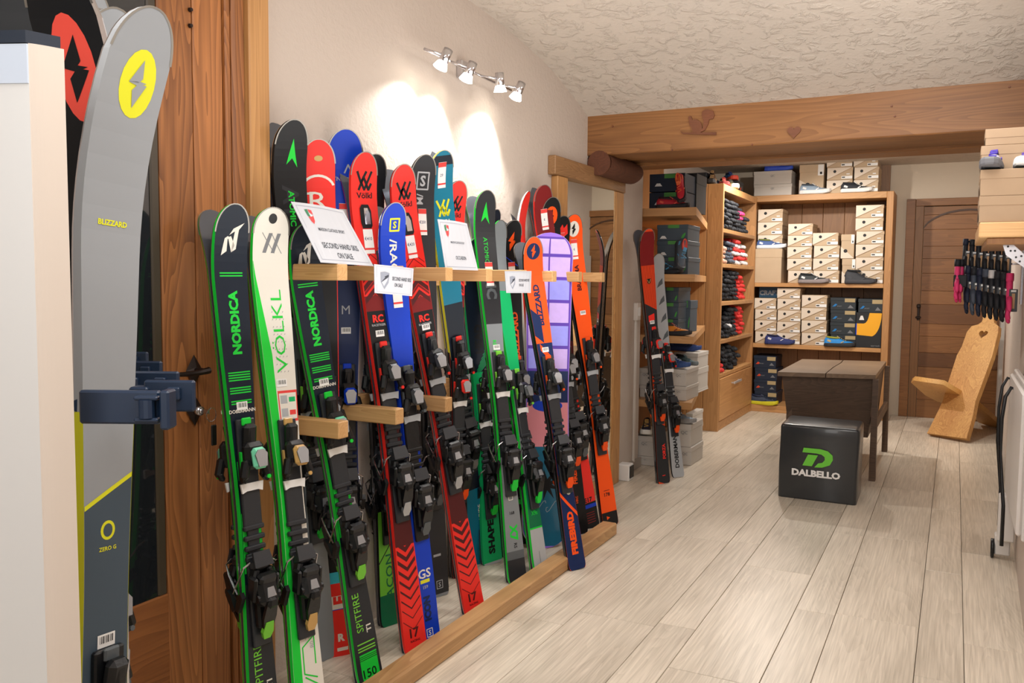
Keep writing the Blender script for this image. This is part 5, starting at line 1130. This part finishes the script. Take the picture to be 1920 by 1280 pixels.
# ================================================================= TABLE
tb=empty('dough_trough_table',(-.75,6.9,0),'dark antique wooden trough table with a cracked plank top','table')
def quadprism(mb,c,z0,z1,c2=None):
    c2=c2 or c; n=len(c); mb.add([(x,y,z0) for x,y in c]+[(x,y,z1) for x,y in c2],[tuple(range(n)),tuple(range(n,2*n))]+[(i,(i+1)%n,n+(i+1)%n,n+i) for i in range(n)]); return mb
lpart(quadprism(MB(),[(-1.053,6.0),(-.755,6.073),(-.765,6.55),(-.758,6.95),(-.768,7.2),(-1.064,7.12)],.672,.70),'top_board',WTt,tb)
lpart(quadprism(MB(),[(-.749,6.074),(-.447,6.142),(-.458,7.28),(-.762,7.202),(-.750,6.95),(-.757,6.55)],.672,.70),'top_board',WTt,tb)
top=[(-1.03,6.05),(-.455,6.17),(-.465,7.22),(-1.04,7.1)]; bot=[(-.98,6.09),(-.485,6.19),(-.495,7.14),(-.99,7.04)]
lpart(quadprism(MB(),bot,.27,.671,top),'trough',WT,tb)
for sx in(0,1):
    for sy in(0,1):
        x=-.462 if sx else -1.0; y=(6.08 if sy==0 else 7.2)+(0 if sx else -.02)
        if sx==0: x=-1.0
        lpart(quadprism(MB(),[(x,y-.0),(x+.04,y-.0),(x+.04,y+.06),(x,y+.06)],0,.671,[(x,y+.03*(1-2*sy)),(x+.035,y+.03*(1-2*sy)),(x+.035,y+.09-.06*sy),(x,y+.09-.06*sy)]),'leg',WT,tb)
lpart(box3(-.455,-.43,6.13,7.2,.335,.40,.004),'stretcher',WT,tb)
lpart(box3(-.98,-.955,6.13,7.2,.335,.40,.004),'stretcher',WT,tb) if 0 else None
# seat cube
bx=empty('pouf_box',(-.7,5.56,0),'shiny black cube seat with a green D emblem lettered DALBELLO','seat')
VIN=mat('black_vinyl',(44,47,50),.32,0,.3,bump=.05,bs=12)
cq=[(-.918,5.362),(-.469,5.355),(-.478,5.755),(-.925,5.765)]; cq2=[(-.914,5.368),(-.464,5.358),(-.474,5.74),(-.925,5.755)]
mb=MB()
def rq(c,ins,k=3):
    out=[]; n=len(c)
    for i in range(n):
        p=Vector(c[i]); a=(Vector(c[i-1])-p).normalized(); b=(Vector(c[(i+1)%n])-p).normalized()
        out+=[tuple(p+a*ins),tuple(p+(a+b)*ins*.35),tuple(p+b*ins)]
    return out
rr=[]
for z,c,i in((0,cq,.02),(.01,cq,.018),(.2,cq,.014),(.38,cq2,.014),(.432,cq2,.016)): rr.append([(x,y,z) for x,y in rq(c,i)])
cc=Vector((-.695,5.56)); rr.append([(x+(cc.x-x)*.02,y+(cc.y-y)*.02,.445) for x,y,z in rr[-1]]); rr.append([(x+(cc.x-x)*.06,y+(cc.y-y)*.06,.449) for x,y,z in rr[-2]])
mb.loft(rr); lpart(mb,'cube_body',VIN,bx,True)
Mf=frameM(Vector((-.7,5.352,.225))-bx.location,(1,-.015,0),(0,0,1)); 
DL=[[(-.62,.5),(.2,.5),(.55,.42),(.78,.2),(.80,-.05),(.66,-.35),(.3,-.52),(-.08,-.55),(.10,-.30),(.3,-.25),(.42,-.08),(.40,.08),(.25,.2),(.0,.24),(-.68,.24)],[(-.40,.14),(.08,.14),(-.20,-.5),(-.66,-.5)]]
for p in DL:
    mb=MB(); mb.add([(x*.118,y*.108+.038,.001) for x,y in p],[tuple(range(len(p)))]); mb.build('emblem',mat('logo_green',(110,205,60),.5),bx,Mf)
words('DALBELLO',Mf@Matrix.Translation((0,-.060,0)),.042,WHT,bx,bold=.05,sx=1.12)
# ================================================================= CHAIR
ch=empty('plank_chair',(.1,8.3,0),'pale pine two-plank chair with a heart cut in its back','chair')
def planeplank(P0,xa,ya,pxs,th,m,name,holes=(),flip=1):
    M=frameM(P0,xa,ya); Mi=M.inverted(); n=(M.to_3x3()@Vector((0,0,1)))
    def loc2(px,py):
        d=fw*F+rt*(px-960)-up*(py-640); t=(P0-CP).dot(n)/d.dot(n); q=Mi@(CP+d*t); return (q.x,q.y)
    out=[loc2(*p) for p in pxs]; hs=[h(loc2) for h in holes]
    o=holeplate([out]+hs,th,m,name,None); o.data.transform(M@Matrix.Translation((0,0,-flip*th/2))); o.data.transform(Matrix.Translation(-ch.location)); o.parent=ch; return o
wv=Vector((.76,-.62,0)); 
Pb=on(1803,737,y=8.2); yb=Vector((.27,.29,.71))
def hh_(l): c=l(1843,626); return heart(c[0],c[1],.042)
planeplank(Pb,wv,yb,[(1776,722),(1785,694),(1794,666),(1803,650),(1808,636),(1813,622),(1822,611),(1834,608),(1841,603),(1843,597),(1842,592),(1847,588),(1855,586),(1864,587),(1868,592),(1863,598),(1864,605),(1872,611),(1871,625),(1866,645),(1860,668),(1852,690),(1844,712),(1829,752),(1824,780),(1812,822),(1738,812),(1760,768),(1768,750)],.045,WP,'backrest',[hh_],1)
Ps=on(1738,718,y=8.16); ys=Vector((-.28,-.33,.20))
planeplank(Ps,wv,ys,[(1708,717),(1713,713),(1768,721),(1800,740),(1832,760),(1856,780),(1876,799),(1866,803),(1835,792),(1815,768),(1780,760),(1756,752),(1735,741)],.04,wood('chair_pine_x',(186,128,60),(232,184,112),0,1.4),'seat',(),1)
# ================================================================= FAR DOOR
d2=empty('door_2',(0,9.3,0)); d2['kind']='structure'
def d2p(x0,x1,z0,z1,y0,y1,n,m,b=.003): return lpart(box3(x0,x1,y0,y1,z0,z1,b),n,m,d2)
d2p(-.455,-.375,0,2.125,9.25,9.31,'door_frame',WDo); d2p(-.372,-.30,0,2.07,9.265,9.31,'door_stile',WUd)
d2p(-.372,.42,2.055,2.125,9.25,9.31,'door_frame',WDo)
zz=0;i=0
hs_=[.18,.12,.2,.14,.16,.12,.19,.13,.17,.14,.12,.16,.14,.1]
WD2=wood('far_door_dark',(90,56,30),(128,84,46),0,1.1)
while zz<2.04:
    h=min(hs_[i%14],2.05-zz); d2p(-.297,.415,zz,zz+h-.002,9.27,9.31,'door_board',WD2 if i in(3,6) else WDo,.0015); zz+=h; i+=1
arc=[(-.297+.0,1.86)]+[( .09-.40*math.cos(t),1.80+.22*math.sin(t)) for t in [R(15+i*12.5) for i in range(13)]]
mb=MB()
for a,b in zip(arc[1:],arc[2:]): yz(mb,[a,b,(b[0],b[1]-.018),(a[0],a[1]-.018)],9.266,.012)
lpart(mb,'arch_moulding',mat('moulding_dark',(70,42,22),.5),d2)
lk=on(1722,585,y=9.26)
lpart(MB().box((lk.x,9.262,lk.z),(.022,.010,.16),b=.004).box((lk.x+.0,9.25,lk.z-.05),(.05,.02,.018),b=.005).box((lk.x,9.25,lk.z+.06),(.035,.02,.035),b=.006),'door_latch',IRON,d2)
struct('baseboard_right',MB().add([(xr(y)-.012*k,y,z) for y in(6.0,9.25) for k in(0,1) for z in(0,.07)],[(0,1,3,2),(4,5,7,6),(0,1,5,4),(2,3,7,6),(1,3,7,5),(0,2,6,4)]),mat('skirting',(170,160,150),.6))
struct('baseboard_left',box3(XL,XL+.012,5.26,5.76,0,.07,.002),mat('skirting',(170,160,150),.6))
struct('trim_2',box3(xr(9)-.03,xr(9)-.0,9.0,9.24,0,1.6),mat('white_trim',(190,186,180),.5))
# ================================================================= HEATER
ht=empty('electric_heater',(.27,4.4,0),'white panel heater on a wheeled foot with black handle loops at right edge','heater')
WHE=mat('heater_white',(226,222,218),.4)
lpart(box3(.248,.268,3.85,4.72,.32,.885,.008),'heater_panel',WHE,ht)
lpart(box3(.268,.292,3.85,4.80,.30,.90,.006),'heater_back',WHE,ht)
lpart(box3(.222,.292,4.58,4.66,.10,.32,.006),'heater_foot',WHE,ht)
lpart(MB().cyl((.200,4.66,.045),(.214,4.66,.045),.045,.045,16),'wheel',BLK,ht,True)
lpart(box3(.214,.28,4.63,4.69,.02,.12,.006),'wheel_fork',WHE,ht)
for y0,z1,w_ in((4.70,.86,.007),(4.40,.845,.008)):
    lpart(MB().tube([(.266,y0+.02,z1-.01),(.240,y0+.03,z1+.0),(.218,y0+.01,z1-.04),(.208,y0,z1-.14),(.208,y0,z1-.30),(.219,y0-.02,z1-.42),(.228,y0-.05,z1-.52),(.228,y0-.06,z1-.70)],w_,8),'handle_loop',BLK,ht,True)
# ================================================================= SMALL WALL ITEMS
cd=empty('cable_conduit',(XL,5.6,0),'white cable conduit running up the wall end from the floor','conduit')
lpart(box3(XL,XL+.014,5.595,5.62,.06,1.12,.002),'conduit',mat('white_trim2',(222,216,208),.5),cd)
sw=empty('wall_switch',(XL,5.6,1.13),'small white switch box at the top of the cable conduit','switch')
lpart(box3(XL,XL+.03,5.57,5.64,1.04,1.16,.004),'switch_box',mat('white_trim2',(222,216,208),.5),sw)
lpart(box3(XL+.03,XL+.036,5.585,5.625,1.07,1.13,.003),'rocker',WHT,sw)
ob=empty('outlet_box',(-1.9,5.32,0),'white floor-level outlet box with a black socket plate beside the mirror','outlet')
lpart(box3(XL+.013,-1.845,5.27,5.36,.0,.11,.006),'outlet_housing',WHT,ob)
lpart(box3(-1.845,-1.838,5.28,5.35,.02,.10,.003),'socket_plate',BLK,ob)
